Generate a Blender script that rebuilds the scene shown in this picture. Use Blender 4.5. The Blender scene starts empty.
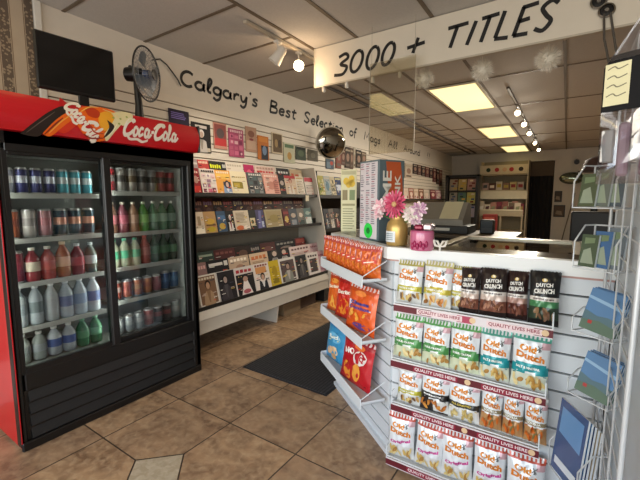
import bpy, bmesh, math, random
from mathutils import Matrix, Vector, Euler
random.seed(7)
S = bpy.context.scene
COL = S.collection
PI = math.pi
R = math.radians

# ------------------------------------------------------------------ camera maths
H = 1.36
FPX = 370.0
YAW = math.atan(247/372.2); PITCH = math.atan(41/370.0)
FW = Vector((-math.sin(YAW)*math.cos(PITCH), math.cos(YAW)*math.cos(PITCH), -math.sin(PITCH)))
RT = Vector((math.cos(YAW), math.sin(YAW), 0)); UP = RT.cross(FW)
CAM = Vector((0, 0, H))
def ray(x, y): return FW*FPX + RT*(x-320) - UP*(y-240)
def onX(x, y, X0): d = ray(x, y); return CAM + d*(X0/d.x)
def onY(x, y, Y0): d = ray(x, y); return CAM + d*(Y0/d.y)
def onZ(x, y, Z0): d = ray(x, y); return CAM + d*((Z0-H)/d.z)

# ------------------------------------------------------------------ materials
def lin(c):
    c = c/255.0
    return c/12.92 if c <= 0.04045 else ((c+0.055)/1.055)**2.4
def rgb(h):
    if isinstance(h, str):
        h = h.lstrip('#'); h = (int(h[0:2],16), int(h[2:4],16), int(h[4:6],16))
    return (lin(h[0]), lin(h[1]), lin(h[2]), 1)
MC = {}
def mat(h, rough=0.5, metal=0.0, emit=0.0, spec=0.5, var=0.08, scale=12.0, bump=0.0, coat=0.0):
    key = (h, rough, metal, emit, spec, var, scale, bump, coat)
    if key in MC: return MC[key]
    m = bpy.data.materials.new('mat_%s_%d' % (str(h).strip('#'), len(MC))); m.use_nodes = True
    nt = m.node_tree; b = nt.nodes['Principled BSDF']; c = rgb(h)
    b.inputs['Roughness'].default_value = rough; b.inputs['Metallic'].default_value = metal
    b.inputs['Specular IOR Level'].default_value = spec; b.inputs['Coat Weight'].default_value = coat
    if emit > 0:
        b.inputs['Base Color'].default_value = c
        b.inputs['Emission Color'].default_value = c; b.inputs['Emission Strength'].default_value = emit
    else:
        tc = nt.nodes.new('ShaderNodeTexCoord'); n = nt.nodes.new('ShaderNodeTexNoise')
        n.inputs['Scale'].default_value = scale; n.inputs['Detail'].default_value = 3
        nt.links.new(tc.outputs['Object'], n.inputs['Vector'])
        mx = nt.nodes.new('ShaderNodeMix'); mx.data_type = 'RGBA'
        mx.inputs[6].default_value = tuple(v*(1-var) for v in c[:3])+(1,)
        mx.inputs[7].default_value = tuple(min(1, v*(1+var)) for v in c[:3])+(1,)
        nt.links.new(n.outputs['Fac'], mx.inputs[0]); nt.links.new(mx.outputs[2], b.inputs['Base Color'])
        if bump:
            bp = nt.nodes.new('ShaderNodeBump'); bp.inputs['Strength'].default_value = bump; bp.inputs['Distance'].default_value = .01
            nt.links.new(n.outputs['Fac'], bp.inputs['Height']); nt.links.new(bp.outputs['Normal'], b.inputs['Normal'])
    MC[key] = m; return m
def glass(key, tint='#ffffff', refl=0.12, rough=0.02):
    k = ('glass', key)
    if k in MC: return MC[k]
    m = bpy.data.materials.new('glass_'+key); m.use_nodes = True; nt = m.node_tree
    for n in list(nt.nodes): nt.nodes.remove(n)
    o = nt.nodes.new('ShaderNodeOutputMaterial'); t = nt.nodes.new('ShaderNodeBsdfTransparent'); g = nt.nodes.new('ShaderNodeBsdfGlossy')
    t.inputs[0].default_value = rgb(tint); g.inputs['Roughness'].default_value = rough; g.inputs['Color'].default_value = (1, 1, 1, 1)
    f = nt.nodes.new('ShaderNodeFresnel'); f.inputs[0].default_value = 1.5
    mm = nt.nodes.new('ShaderNodeMath'); mm.operation = 'MULTIPLY_ADD'; mm.inputs[1].default_value = 1.0; mm.inputs[2].default_value = refl
    mm.use_clamp = True
    mx = nt.nodes.new('ShaderNodeMixShader')
    nt.links.new(f.outputs[0], mm.inputs[0]); nt.links.new(mm.outputs[0], mx.inputs[0])
    nt.links.new(t.outputs[0], mx.inputs[1]); nt.links.new(g.outputs[0], mx.inputs[2]); nt.links.new(mx.outputs[0], o.inputs[0])
    MC[k] = m; return m
class N:                                     # tiny node-expression builder
    def __init__(s, m): s.nt = m.node_tree
    def op(s, o, *a):
        n = s.nt.nodes.new('ShaderNodeMath'); n.operation = o
        for i, x in enumerate(a):
            if hasattr(x, 'is_output'): s.nt.links.new(x, n.inputs[i])
            else: n.inputs[i].default_value = x
        return n.outputs[0]
    def xyz(s):
        tc = s.nt.nodes.new('ShaderNodeTexCoord'); sp = s.nt.nodes.new('ShaderNodeSeparateXYZ')
        s.nt.links.new(tc.outputs['Object'], sp.inputs[0]); return tc.outputs['Object'], sp.outputs[0], sp.outputs[1], sp.outputs[2]
    def noise(s, v, sc, det=4, dist=0):
        n = s.nt.nodes.new('ShaderNodeTexNoise'); n.inputs['Scale'].default_value = sc; n.inputs['Detail'].default_value = det
        n.inputs['Distortion'].default_value = dist; s.nt.links.new(v, n.inputs['Vector']); return n.outputs['Fac']
    def mix(s, f, a, b):
        n = s.nt.nodes.new('ShaderNodeMix'); n.data_type = 'RGBA'
        if hasattr(f, 'is_output'): s.nt.links.new(f, n.inputs[0])
        else: n.inputs[0].default_value = f
        for i, x in ((6, a), (7, b)):
            if hasattr(x, 'is_output'): s.nt.links.new(x, n.inputs[i])
            else: n.inputs[i].default_value = rgb(x)
        return n.outputs[2]
def newmat(name, rough=0.6):
    m = bpy.data.materials.new(name); m.use_nodes = True
    b = m.node_tree.nodes['Principled BSDF']; b.inputs['Roughness'].default_value = rough
    return m, N(m), b

# ------------------------------------------------------------------ mesh builder
class MB:
    def __init__(s): s.v = []; s.f = []; s.mi = []; s.sm = []; s.mats = []; s.T = Matrix.Identity(4)
    def _m(s, m):
        if m not in s.mats: s.mats.append(m)
        return s.mats.index(m)
    def add(s, vs, fs, m, smooth=False):
        b = len(s.v); k = s._m(m)
        s.v.extend(s.T @ Vector(v) for v in vs)
        for f in fs: s.f.append(tuple(b+i for i in f)); s.mi.append(k); s.sm.append(smooth)
        return s
    def box(s, lo, hi, m, bev=0.0):
        x0, y0, z0 = lo; x1, y1, z1 = hi
        if bev <= 0:
            vs = [(x0,y0,z0),(x1,y0,z0),(x1,y1,z0),(x0,y1,z0),(x0,y0,z1),(x1,y0,z1),(x1,y1,z1),(x0,y1,z1)]
            return s.add(vs, [(0,3,2,1),(4,5,6,7),(0,1,5,4),(1,2,6,5),(2,3,7,6),(3,0,4,7)], m)
        c = ((x0+x1)/2, (y0+y1)/2, (z0+z1)/2); e = ((x1-x0)/2, (y1-y0)/2, (z1-z0)/2)
        bev = min(bev, min(e)*0.9)
        vs = []; ix = {}
        for sx in (-1,1):
            for sy in (-1,1):
                for sz in (-1,1):
                    for a in range(3):
                        q = [sx*(e[0]-bev), sy*(e[1]-bev), sz*(e[2]-bev)]
                        q[a] = (sx,sy,sz)[a]*e[a]; ix[(sx,sy,sz,a)] = len(vs); vs.append((c[0]+q[0], c[1]+q[1], c[2]+q[2]))
        fs = []
        def face(l):
            p = [Vector(vs[i]) for i in l]; n = (p[1]-p[0]).cross(p[2]-p[0]); ce = sum(p, Vector())/len(p) - Vector(c)
            fs.append(tuple(l) if n.dot(ce) > 0 else tuple(reversed(l)))
        for a in range(3):
            o = [i for i in range(3) if i != a]
            for sg in (-1, 1):
                l = []
                for (p, q) in ((-1,-1),(1,-1),(1,1),(-1,1)):
                    t = [0,0,0]; t[a] = sg; t[o[0]] = p; t[o[1]] = q; l.append(ix[(*t, a)])
                face(l)
        for a in range(3):
            o = [i for i in range(3) if i != a]
            for p in (-1,1):
                for q in (-1,1):
                    t0 = [0,0,0]; t0[o[0]] = p; t0[o[1]] = q; t1 = list(t0); t0[a] = -1; t1[a] = 1
                    face([ix[(*t0,o[0])], ix[(*t1,o[0])], ix[(*t1,o[1])], ix[(*t0,o[1])]])
        for sx in (-1,1):
            for sy in (-1,1):
                for sz in (-1,1): face([ix[(sx,sy,sz,a)] for a in range(3)])
        return s.add(vs, fs, m)
    def tube(s, pts, r, m, n=8, closed=False):
        pts = [Vector(p) for p in pts]; k = len(pts); rings = []; vs = []
        up = None
        for i, p in enumerate(pts):
            if closed: d = pts[(i+1) % k] - pts[i-1]
            else: d = pts[min(i+1, k-1)] - pts[max(i-1, 0)]
            d.normalize()
            if up is None: up = d.orthogonal().normalized()
            else:
                up = up - d*up.dot(d)
                up = up.normalized() if up.length > 1e-6 else d.orthogonal().normalized()
            w = d.cross(up); rr = r[i] if isinstance(r, (list, tuple)) else r
            for j in range(n):
                a = 2*PI*j/n; vs.append(p + (up*math.cos(a) + w*math.sin(a))*rr)
        fs = []
        for i in range(k if closed else k-1):
            a = i*n; b = ((i+1) % k)*n
            for j in range(n): fs.append((a+j, a+(j+1) % n, b+(j+1) % n, b+j))
        if not closed: fs += [tuple(reversed(range(n))), tuple(range((k-1)*n, k*n))]
        return s.add(vs, fs, m, True)
    def lathe(s, prof, m, n=16, c=(0,0,0), mats=None, capb=True, capt=True):
        vs = []
        for r_, z in prof:
            for j in range(n):
                a = 2*PI*j/n; vs.append((c[0]+r_*math.cos(a), c[1]+r_*math.sin(a), c[2]+z))
        base = None
        for i in range(len(prof)-1):
            fs = [(i*n+j, i*n+(j+1) % n, (i+1)*n+(j+1) % n, (i+1)*n+j) for j in range(n)]
            mm = mats[i] if mats else m
            if base is None: base = len(s.v); s.add(vs, fs, mm, True)
            else:
                k = s._m(mm)
                for f in fs: s.f.append(tuple(base+q for q in f)); s.mi.append(k); s.sm.append(True)
        if capb: s.f.append(tuple(base+q for q in reversed(range(n)))); s.mi.append(s._m(mats[0] if mats else m)); s.sm.append(False)
        if capt:
            o = base+(len(prof)-1)*n
            s.f.append(tuple(o+q for q in range(n))); s.mi.append(s._m(mats[-1] if mats else m)); s.sm.append(False)
        return s
    def ell(s, c, r, m, nu=12, nv=8):
        vs = []; fs = []
        for i in range(nv+1):
            t = PI*i/nv
            for j in range(nu):
                a = 2*PI*j/nu; vs.append((c[0]+r[0]*math.sin(t)*math.cos(a), c[1]+r[1]*math.sin(t)*math.sin(a), c[2]-r[2]*math.cos(t)))
        for i in range(nv):
            for j in range(nu): fs.append((i*nu+j, i*nu+(j+1) % nu, (i+1)*nu+(j+1) % nu, (i+1)*nu+j))
        return s.add(vs, fs, m, True)
    def prism(s, pts, z0, z1, m, axis='z'):
        n = len(pts)
        if axis == 'z': vs = [(x, y, z0) for x, y in pts] + [(x, y, z1) for x, y in pts]
        elif axis == 'y': vs = [(x, z0, y) for x, y in pts] + [(x, z1, y) for x, y in pts]
        else: vs = [(z0, x, y) for x, y in pts] + [(z1, x, y) for x, y in pts]
        fs = [tuple(reversed(range(n))), tuple(range(n, 2*n))] + [(i, (i+1) % n, n+(i+1) % n, n+i) for i in range(n)]
        s.add(vs, fs, m); return s
    def build(s, name, parent=None, fix=False):
        me = bpy.data.meshes.new(name); me.from_pydata(s.v, [], s.f)
        for m in s.mats: me.materials.append(m)
        me.polygons.foreach_set('material_index', s.mi); me.polygons.foreach_set('use_smooth', s.sm)
        me.update()
        if fix:
            bm = bmesh.new(); bm.from_mesh(me); bmesh.ops.recalc_face_normals(bm, faces=bm.faces); bm.to_mesh(me); bm.free()
        if any(s.sm): me.set_sharp_from_angle(angle=R(50))
        return link(name, me, parent)
def link(name, me, parent=None):
    o = bpy.data.objects.new(name, me); COL.objects.link(o)
    if parent: o.parent = parent
    return o
LABELS = set()
def tag(o, label, cat, group=None, kind=None):
    if kind: o['kind'] = kind
    if label:
        if not kind and label in LABELS: print('DUP', label)
        if not 4 <= len(label.split()) <= 16: print('LONG', label)
        LABELS.add(label); o['label'] = label; o['category'] = cat
    if group: o['group'] = group
    return o
def thing(name, label, cat, loc=(0,0,0), rot=(0,0,0), group=None):
    o = bpy.data.objects.new(name, None); COL.objects.link(o); o.location = loc; o.rotation_euler = rot; o.empty_display_size = .05
    return tag(o, label, cat, group)
def struct(name, mb, label=None, parent=None, fix=False):
    o = mb.build(name, parent, fix)
    if parent is None:
        o['kind'] = 'structure'
        if label: tag(o, label, 'room', None, 'structure')
    return o
ORD = ['first','second','third','fourth','fifth','sixth','seventh','eighth','ninth','tenth','eleventh','twelfth','thirteenth','fourteenth','fifteenth','sixteenth']
def nth(i, n, unit='from left'):
    if i == 0: return 'leftmost'
    if i == n-1: return 'rightmost'
    return ORD[i] + ' ' + unit

# ------------------------------------------------------------------ lettering
TXT = {}
def textmesh(t, bold=0.0, shear=0.0):
    k = (t, bold, shear)
    if k in TXT: return TXT[k]
    c = bpy.data.curves.new('txt', 'FONT'); c.body = t; c.size = 1; c.align_x = 'CENTER'; c.align_y = 'CENTER'
    c.offset = bold; c.shear = shear; c.resolution_u = 3; c.fill_mode = 'FRONT' if c.dimensions == '3D' else c.fill_mode
    o = bpy.data.objects.new('txt', c); COL.objects.link(o)
    dg = bpy.context.evaluated_depsgraph_get(); dg.update()
    me = bpy.data.meshes.new_from_object(o.evaluated_get(dg))
    vs = [(v.co.x, v.co.y) for v in me.vertices]; fs = [tuple(p.vertices) for p in me.polygons]
    out = []
    for f in fs:                                   # keep every face turned to +z
        a = 0.0
        for i in range(len(f)):
            p, q = vs[f[i]], vs[f[(i+1) % len(f)]]; a += p[0]*q[1]-q[0]*p[1]
        out.append(f if a > 0 else tuple(reversed(f)))
    bpy.data.objects.remove(o); bpy.data.meshes.remove(me); bpy.data.curves.remove(c)
    TXT[k] = (vs, out); return TXT[k]
def put_text(mb, t, fn, cx, cy, w, h, m, bold=0.02, shear=0.0, tilt=0.0):
    """text fitted into a w x h box centred on (cx, cy); fn maps (u, v) to a 3-D point"""
    vs, fs = textmesh(t, bold, shear)
    x0 = min(v[0] for v in vs); x1 = max(v[0] for v in vs); y0 = min(v[1] for v in vs); y1 = max(v[1] for v in vs)
    sx = w/(x1-x0); sy = h/(y1-y0); c, s_ = math.cos(tilt), math.sin(tilt)
    P = []
    for x, y in vs:
        a = (x-(x0+x1)/2)*sx; b = (y-(y0+y1)/2)*sy
        P.append(fn(cx+a*c-b*s_, cy+a*s_+b*c))
    mb.add(P, fs, m)
def catmull(p, n=6):
    if len(p) < 3: return p
    q = [p[0]] + list(p) + [p[-1]]; out = []
    for i in range(1, len(q)-2):
        for k in range(n):
            t = k/n; o = []
            for d in range(2):
                a, b, c, e = q[i-1][d], q[i][d], q[i+1][d], q[i+2][d]
                o.append(.5*((2*b)+(-a+c)*t+(2*a-5*b+4*c-e)*t*t+(-a+3*b-3*c+e)*t**3))
            out.append(tuple(o))
    out.append(p[-1]); return out
def stroke(mb, pts, wd, fn, m, smooth=True, taper=False):
    p = catmull(pts) if smooth else pts
    L = []; Rr = []
    for i in range(len(p)):
        a = p[max(i-1, 0)]; b = p[min(i+1, len(p)-1)]; dx, dy = b[0]-a[0], b[1]-a[1]; l = math.hypot(dx, dy) or 1
        t = i/(len(p)-1); w = wd*(0.35+0.65*math.sin(PI*min(1, max(0, t*.9+.1)))) if taper else wd
        nx, ny = -dy/l*w/2, dx/l*w/2
        L.append(fn(p[i][0]+nx, p[i][1]+ny)); Rr.append(fn(p[i][0]-nx, p[i][1]-ny))
    n = len(p); mb.add(L+Rr, [(i, n+i, n+i+1, i+1) for i in range(n-1)], m)
def circ(cx, cy, rx, ry, a0=0, a1=360, n=9):
    return [(cx+rx*math.cos(R(a0+(a1-a0)*i/(n-1))), cy+ry*math.sin(R(a0+(a1-a0)*i/(n-1)))) for i in range(n)]
# brush letters, cap height 1, x-height .55; value = (advance, strokes)
BR = {
 'C': (.72, [circ(.40,.5,.32,.5,50,310)]),
 'a': (.58, [circ(.25,.27,.21,.27,60,400), [(.46,.53),(.45,.1),(.55,.02)]]),
 'l': (.34, [[(.06,.15),(.25,.75),(.2,1.0),(.1,.8),(.1,.12),(.28,.02)]]),
 'g': (.56, [circ(.25,.28,.2,.26,50,410), [(.45,.54),(.43,-.15),(.25,-.4),(.06,-.25)]]),
 'r': (.44, [[(.1,.52),(.1,0)], [(.1,.3),(.22,.5),(.4,.48)]]),
 'y': (.56, [[(.06,.54),(.14,.12),(.3,.1),(.44,.54)], [(.44,.54),(.4,-.15),(.24,-.4),(.06,-.25)]]),
 "'": (.22, [[(.12,1.0),(.08,.8)]]),
 's': (.48, [[(.4,.48),(.24,.55),(.1,.42),(.34,.2),(.26,0),(.04,.08)]]),
 'B': (.66, [[(.1,0),(.12,1.0)], [(.1,.98),(.48,.9),(.42,.6),(.14,.52),(.52,.42),(.5,.06),(.08,.0)]]),
 'e': (.5, [[(.08,.26),(.4,.33),(.34,.53),(.14,.48),(.07,.2),(.22,0),(.42,.1)]]),
 't': (.44, [[(.22,.85),(.16,.1),(.34,.02)], [(.02,.56),(.4,.6)]]),
 'S': (.66, [[(.56,.85),(.34,1.0),(.12,.8),(.3,.52),(.5,.28),(.34,.0),(.06,.12)]]),
 'c': (.46, [circ(.25,.27,.2,.27,60,310)]),
 'i': (.28, [[(.12,.54),(.12,.1),(.22,.02)], [(.14,.78),(.16,.72)]]),
 'o': (.52, [circ(.25,.27,.2,.27,80,440)]),
 'n': (.56, [[(.08,.54),(.08,0)], [(.08,.3),(.22,.52),(.38,.48),(.4,.08),(.5,.02)]]),
 'f': (.42, [[(.4,.9),(.26,.98),(.16,.7),(.14,-.2)], [(.0,.5),(.34,.54)]]),
 'M': (.86, [[(.08,0),(.16,1.0),(.4,.3),(.66,1.0),(.74,0)]]),
 'A': (.74, [[(.04,0),(.36,1.0),(.64,0)], [(.16,.36),(.52,.38)]]),
 'u': (.56, [[(.06,.54),(.08,.1),(.24,.0),(.42,.2)], [(.43,.54),(.42,.08),(.52,.02)]]),
 'd': (.58, [circ(.25,.27,.21,.27,60,400), [(.46,1.0),(.45,.1),(.55,.02)]]),
 '!': (.26, [[(.16,1.0),(.1,.3)], [(.08,.08),(.08,.0)]]),
 ',': (.24, [[(.1,.06),(.02,-.14)]]),
 '3': (.62, [[(.1,.9),(.34,1.0),(.46,.78),(.22,.54),(.48,.36),(.38,.04),(.04,.06)]]),
 '0': (.66, [circ(.32,.5,.24,.48,70,430,13)]),
 '+': (.66, [[(.32,.86),(.28,.14)], [(.02,.46),(.6,.56)]]),
 'T': (.66, [[(.32,.98),(.3,0)], [(.02,.96),(.66,1.0)]]),
 'I': (.34, [[(.16,1.0),(.14,0)]]),
 'L': (.6, [[(.14,1.0),(.08,.08)], [(.06,.05),(.52,.0)]]),
 'E': (.66, [[(.14,1.0),(.08,.0)], [(.1,.98),(.6,1.02)], [(.1,.5),(.46,.54)], [(.06,.02),(.54,.0)]]),
}
def brush(mb, t, u0, v0, width, hgt, wd, fn, m, shear=0.0):
    tot = sum(BR[c][0] for c in t if c != ' ') + .4*t.count(' '); k = width/tot; x = 0
    for c in t:
        if c == ' ': x += .4; continue
        adv, st = BR[c]
        for p in st:
            stroke(mb, [(u0+(x+a)*k+shear*b*hgt, v0+b*hgt) for a, b in p], wd, fn, m, smooth=len(p) > 2 and c not in 'MA')
        x += adv

# ================================================================== ROOM SHELL
XW = -3.05; ZC = 2.68; YB = 12.0; YF = -1.6; XR = 3.2
cream = mat('#d6cdbf', .55, var=.04)
# --- floor
fm, n, b = newmat('floor_tile_stone', .38)
v, x, y, z = n.xyz()
TS = .5
def cell(c, off):
    t = n.op('DIVIDE', n.op('SUBTRACT', c, off), TS); return n.op('FRACT', t), n.op('FLOOR', t)
fx, ix = cell(x, -1.63-5*TS); fy, iy = cell(y, .965-5*TS)
def edge(f): return n.op('MINIMUM', f, n.op('SUBTRACT', 1.0, f))
g = n.op('LESS_THAN', n.op('MINIMUM', edge(fx), edge(fy)), .008)
def near(c, o, per):                                   # distance to the nearest o + k*per
    t = n.op('DIVIDE', n.op('SUBTRACT', c, o-per*8.5), per); return n.op('MULTIPLY', n.op('ABSOLUTE', n.op('SUBTRACT', n.op('FRACT', t), .5)), per)
dd = n.op('ADD', near(x, -1.63, 2.0), near(y, .965, 2.0))
ins = n.op('LESS_THAN', dd, .17); rim = n.op('LESS_THAN', n.op('ABSOLUTE', n.op('SUBTRACT', dd, .17)), .006)
grout = n.op('MAXIMUM', n.op('MULTIPLY', g, n.op('SUBTRACT', 1.0, ins)), rim)
wn = n.nt.nodes.new('ShaderNodeTexWhiteNoise'); wn.noise_dimensions = '2D'; cb = n.nt.nodes.new('ShaderNodeCombineXYZ')
n.nt.links.new(ix, cb.inputs[0]); n.nt.links.new(iy, cb.inputs[1]); n.nt.links.new(cb.outputs[0], wn.inputs['Vector'])
off = n.nt.nodes.new('ShaderNodeVectorMath'); off.operation = 'MULTIPLY_ADD'; off.inputs[1].default_value = (9, 9, 9)
n.nt.links.new(wn.outputs['Color'], off.inputs[0]); n.nt.links.new(v, off.inputs[2])
def ramp(f, a, c): return n.op('MULTIPLY', n.op('SUBTRACT', f, a), 1.0/(c-a))
n1 = n.op('MINIMUM', n.op('MAXIMUM', ramp(n.noise(off.outputs[0], 5, 6, 1.2), .36, .64), 0), 1)
n2 = n.op('MINIMUM', n.op('MAXIMUM', ramp(n.noise(off.outputs[0], 26, 5, .5), .42, .72), 0), 1)
c1 = n.mix(n1, '#80634a', '#bb9873')
c2 = n.mix(n.op('MULTIPLY', n2, .55), c1, '#d4b792')
c3 = n.mix(n.op('MULTIPLY', wn.outputs['Value'], .3), c2, '#87705f')
c3 = n.mix(ins, c3, n.mix(n2, '#b8a88c', '#cfc2a8'))
c4 = n.mix(grout, c3, '#4a3c30')
n.nt.links.new(c4, b.inputs['Base Color'])
bp = n.nt.nodes.new('ShaderNodeBump'); bp.inputs['Strength'].default_value = .35; bp.inputs['Distance'].default_value = .004
hh = n.op('SUBTRACT', n.op('MULTIPLY', n2, .4), grout); n.nt.links.new(hh, bp.inputs['Height']); n.nt.links.new(bp.outputs[0], b.inputs['Normal'])
struct('floor', MB().box((XW-.1, YF-.1, -.1), (XR+.1, YB+.1, 0), fm))
# --- ceiling with its grid bars
cm, n, b = newmat('ceiling_panel', .85)
v, x, y, z = n.xyz()
n.nt.links.new(n.mix(n.noise(v, 70, 3), '#b8b4ae', '#c8c4be'), b.inputs['Base Color'])
struct('ceiling', MB().box((XW-.1, YF-.1, ZC), (XR+.1, YB+.1, ZC+.1), cm))
tb = mat('#6a5d4c', .6)
GX = [-2.5+.0, -1.95, -1.52, -.90, -.095, .52, 1.13, 1.74, 2.35, 2.96]
gm = MB()
for gx in (-1.95, -1.52, -.90, -.095, .6, 1.3, 2.0, 2.7): gm.box((gx-.014, (-1.6 if gx == -1.95 else YF), ZC-.006), (gx+.014, YB, ZC), tb)
yy = .09
while yy < YB:
    gm.box((XW, yy-.012, ZC-.0055), (-1.95, yy+.012, ZC), tb); yy += .61
yy = .2
for yy in (-1.2, .2, 1.65, 3.1, 4.55, 6.0, 7.5, 8.95, 10.4, 11.8): gm.box((-1.95, yy-.012, ZC-.0055), (XR, yy+.012, ZC), tb)
struct('trim_1', gm)
# --- left wall: plain upper band with brush lettering, slatwall below
wl = MB().box((XW-.1, YF, 0), (XW, YB, ZC), cream)
struct('wall_left', wl)
def slat_profile(h0, h1, pitch, gap, face, depth):
    p = [(0, h0)]; zz = h0
    while zz < h1-1e-6:
        zt = min(zz+pitch-gap, h1)
        p += [(face, zz), (face, zt)]
        if zt < h1-1e-6: p += [(face-depth, zt+.001), (face-depth, zt+gap-.001)]
        zz += pitch
    p += [(0, h1)]
    return p
def slat(mb, prof, a, bb, m, groove):
    """extrude the profile (offset, z) between plan points a and b; offset goes to the left of a->b"""
    a = Vector((a[0], a[1], 0)); bb = Vector((bb[0], bb[1], 0)); d = (bb-a).normalized(); nr = Vector((-d.y, d.x, 0))
    A = [a+nr*o+Vector((0,0,z)) for o, z in prof]; B = [bb+nr*o+Vector((0,0,z)) for o, z in prof]; k = len(prof)
    fr = max(o for o, z in prof)
    for i in range(k-1):
        g_ = (prof[i][0] < fr-1e-6 and prof[i+1][0] < fr-1e-6) and 0 < i < k-2
        mb.add([A[i], A[i+1], B[i+1], B[i]], [(0, 1, 2, 3)], groove if g_ else m)
    mb.add(A+[], [tuple(range(k))], m); mb.add(B+[], [tuple(reversed(range(k)))], m)
slw = mat('#d9cfbf', .5, var=.03); grv = mat('#6b5d49', .8)
sw = MB(); slat(sw, slat_profile(.4, 2.29, .076, .010, .018, .012), (XW, YB), (XW, 1.17), slw, grv)
struct('trim_2', sw, fix=True)
ink = mat('#15110f', .6)
fW = lambda u, w: (XW+.0025, u, w)
for t, y0, y1 in (("Calgary's", 2.24, 3.30), ('Best', 3.48, 4.03), ('Selection', 4.18, 5.27), ('of', 5.46, 5.72), ('Mags', 5.98, 6.7), ('All', 7.05, 7.55), ('Around', 7.9, 9.0), ('!!', 9.5, 9.8)):
    bl = MB()
    if t == "Calgary's": brush(bl, t, y0, 2.415, y1-y0, .135, .028, lambda u, w: (XW+.0025, u, w+.004*(u-2.2)), ink, .12)
    else: brush(bl, t, y0, 2.405, y1-y0, .14, .029, fW, ink, .15)
    tag(bl.build('wall_lettering', None), ('black brush lettering "%s" on the upper left wall' % t) if t != '!!' else 'black brush exclamation marks ending the left wall lettering', 'lettering', 'brush words on the left wall')
# wallpaper and corner strip at the far left
wm, n, b = newmat('striped_wallpaper', .7)
v, x, y, z = n.xyz()
fy = n.op('FRACT', n.op('ADD', n.op('DIVIDE', n.op('SUBTRACT', y, 1.10), .14), 20.3))
band = n.op('LESS_THAN', n.op('ABSOLUTE', n.op('SUBTRACT', fy, .3)), .2)
line = n.op('LESS_THAN', n.op('ABSOLUTE', n.op('SUBTRACT', n.op('ABSOLUTE', n.op('SUBTRACT', fy, .3)), .24)), .018)
vo = n.nt.nodes.new('ShaderNodeTexVoronoi'); vo.inputs['Scale'].default_value = 55; n.nt.links.new(v, vo.inputs['Vector'])
lace = n.op('GREATER_THAN', vo.outputs['Distance'], .42)
cc = n.mix(band, n.mix(n.noise(v, 9, 3), '#aa9a86', '#b8a892'), n.mix(lace, '#94836d', '#5f5144'))
n.nt.links.new(n.mix(line, cc, '#7a6650'), b.inputs['Base Color'])
struct('wall_left_papered', MB().box((XW, YF, .3), (XW+.012, 1.12, ZC-.004), wm))
struct('trim_3', MB().box((XW, 1.122, .3), (XW+.03, 1.165, ZC-.004), mat('#d8d4cb', .4), .004))
# --- back wall, right walls, storefront behind the viewer
bk = mat('#c2b9ab', .7, var=.05)
struct('wall_back', MB().box((XW-.1, YB, 0), (-.985, YB+.1, ZC), bk).box((-.33, YB, 0), (XR+.1, YB+.1, ZC), bk).box((-.985, YB, 2.4), (-.33, YB+.1, ZC), bk))
struct('wall_right', MB().box((XR, YF, 0), (XR+.1, YB, ZC), bk))
struct('wall_side_panel', MB().box((.172, .86, 0), (.235, 1.98, 1.66), mat('#b9c0c6', .45, var=.03), .004))
fr = mat('#3a3835', .5)
struct('wall_front', MB().box((XW-.1, YF-.1, 0), (XR+.1, YF, .35), cream).box((XW-.1, YF-.1, 2.2), (XR+.1, YF, ZC), cream))
wn1 = struct('window_1', MB().box((XW, YF-.08, .35), (XW+.06, YF-.02, 2.2), fr).box((-.9, YF-.08, .35), (-.84, YF-.02, 2.2), fr).box((1.1, YF-.08, .35), (1.16, YF-.02, 2.2), fr).box((XR-.06, YF-.08, .35), (XR, YF-.02, 2.2), fr).box((XW, YF-.08, .35), (XR, YF-.02, .4), fr).box((XW, YF-.08, 2.15), (XR, YF-.02, 2.2), fr))
# doorway in the back wall: dark room beyond, curtain
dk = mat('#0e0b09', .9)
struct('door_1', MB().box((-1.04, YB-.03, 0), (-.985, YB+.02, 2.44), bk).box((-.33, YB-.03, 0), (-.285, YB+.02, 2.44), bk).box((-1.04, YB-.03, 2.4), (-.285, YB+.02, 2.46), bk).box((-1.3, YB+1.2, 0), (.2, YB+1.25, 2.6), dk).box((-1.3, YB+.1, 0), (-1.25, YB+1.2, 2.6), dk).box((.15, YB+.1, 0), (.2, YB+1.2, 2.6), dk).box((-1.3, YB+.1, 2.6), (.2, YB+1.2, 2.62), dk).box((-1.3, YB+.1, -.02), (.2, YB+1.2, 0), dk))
cu = MB()
pts = []
for i in range(33):
    u = i/32; pts.append((-.97+.62*u, YB+.03+.02*math.sin(u*40)))
cu.add([(p[0], p[1], .02) for p in pts]+[(p[0], p[1], 1.98) for p in pts], [(i, i+1, 33+i+1, 33+i) for i in range(32)], mat('#14110f', .8), True)
tag(cu.build('curtain'), 'black curtain hung across the doorway in the back wall', 'curtain')
hv = MB().box((-.97, YB+.02, 1.99), (-.345, YB+.045, 2.39), mat('#4a3a26', .7))
tag(hv.build('plywood_board'), 'brown board closing the top of the back doorway', 'board')

# ================================================================== LIGHT FITTINGS
warm = '#ffeaa6'
diff = mat(warm, .5, emit=.80)
diffb = mat(warm, .5, emit=.72)
frm = mat('#e4ddc8', .5)
def troffer(x0, x1, y0, y1, label, dm):
    t = thing('ceiling_light', label, 'ceiling light', ((x0+x1)/2, (y0+y1)/2, ZC-.0065), group='recessed ceiling lights')
    w, l = (x1-x0)/2, (y1-y0)/2; f = MB()
    for a in ((-w, -l, w, -l+.035), (-w, l-.035, w, l), (-w, -l+.035, -w+.03, l-.035), (w-.03, -l+.035, w, l-.035)): f.box((a[0], a[1], -.012), (a[2], a[3], 0), frm)
    f.build('light_frame', t)
    MB().box((-w+.03, -l+.035, -.006), (w-.03, l-.035, -.001), dm, .002).build('diffuser', t)
troffer(-1.50, -.915, 4.56, 5.98, 'large lit ceiling panel nearest the long lettered sign', diff)
troffer(-1.50, -.915, 7.52, 8.93, 'second lit ceiling panel beyond the nearest one', diffb)
troffer(-1.50, -.915, 10.42, 11.78, 'farthest lit ceiling panel close to the back wall', diffb)
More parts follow.
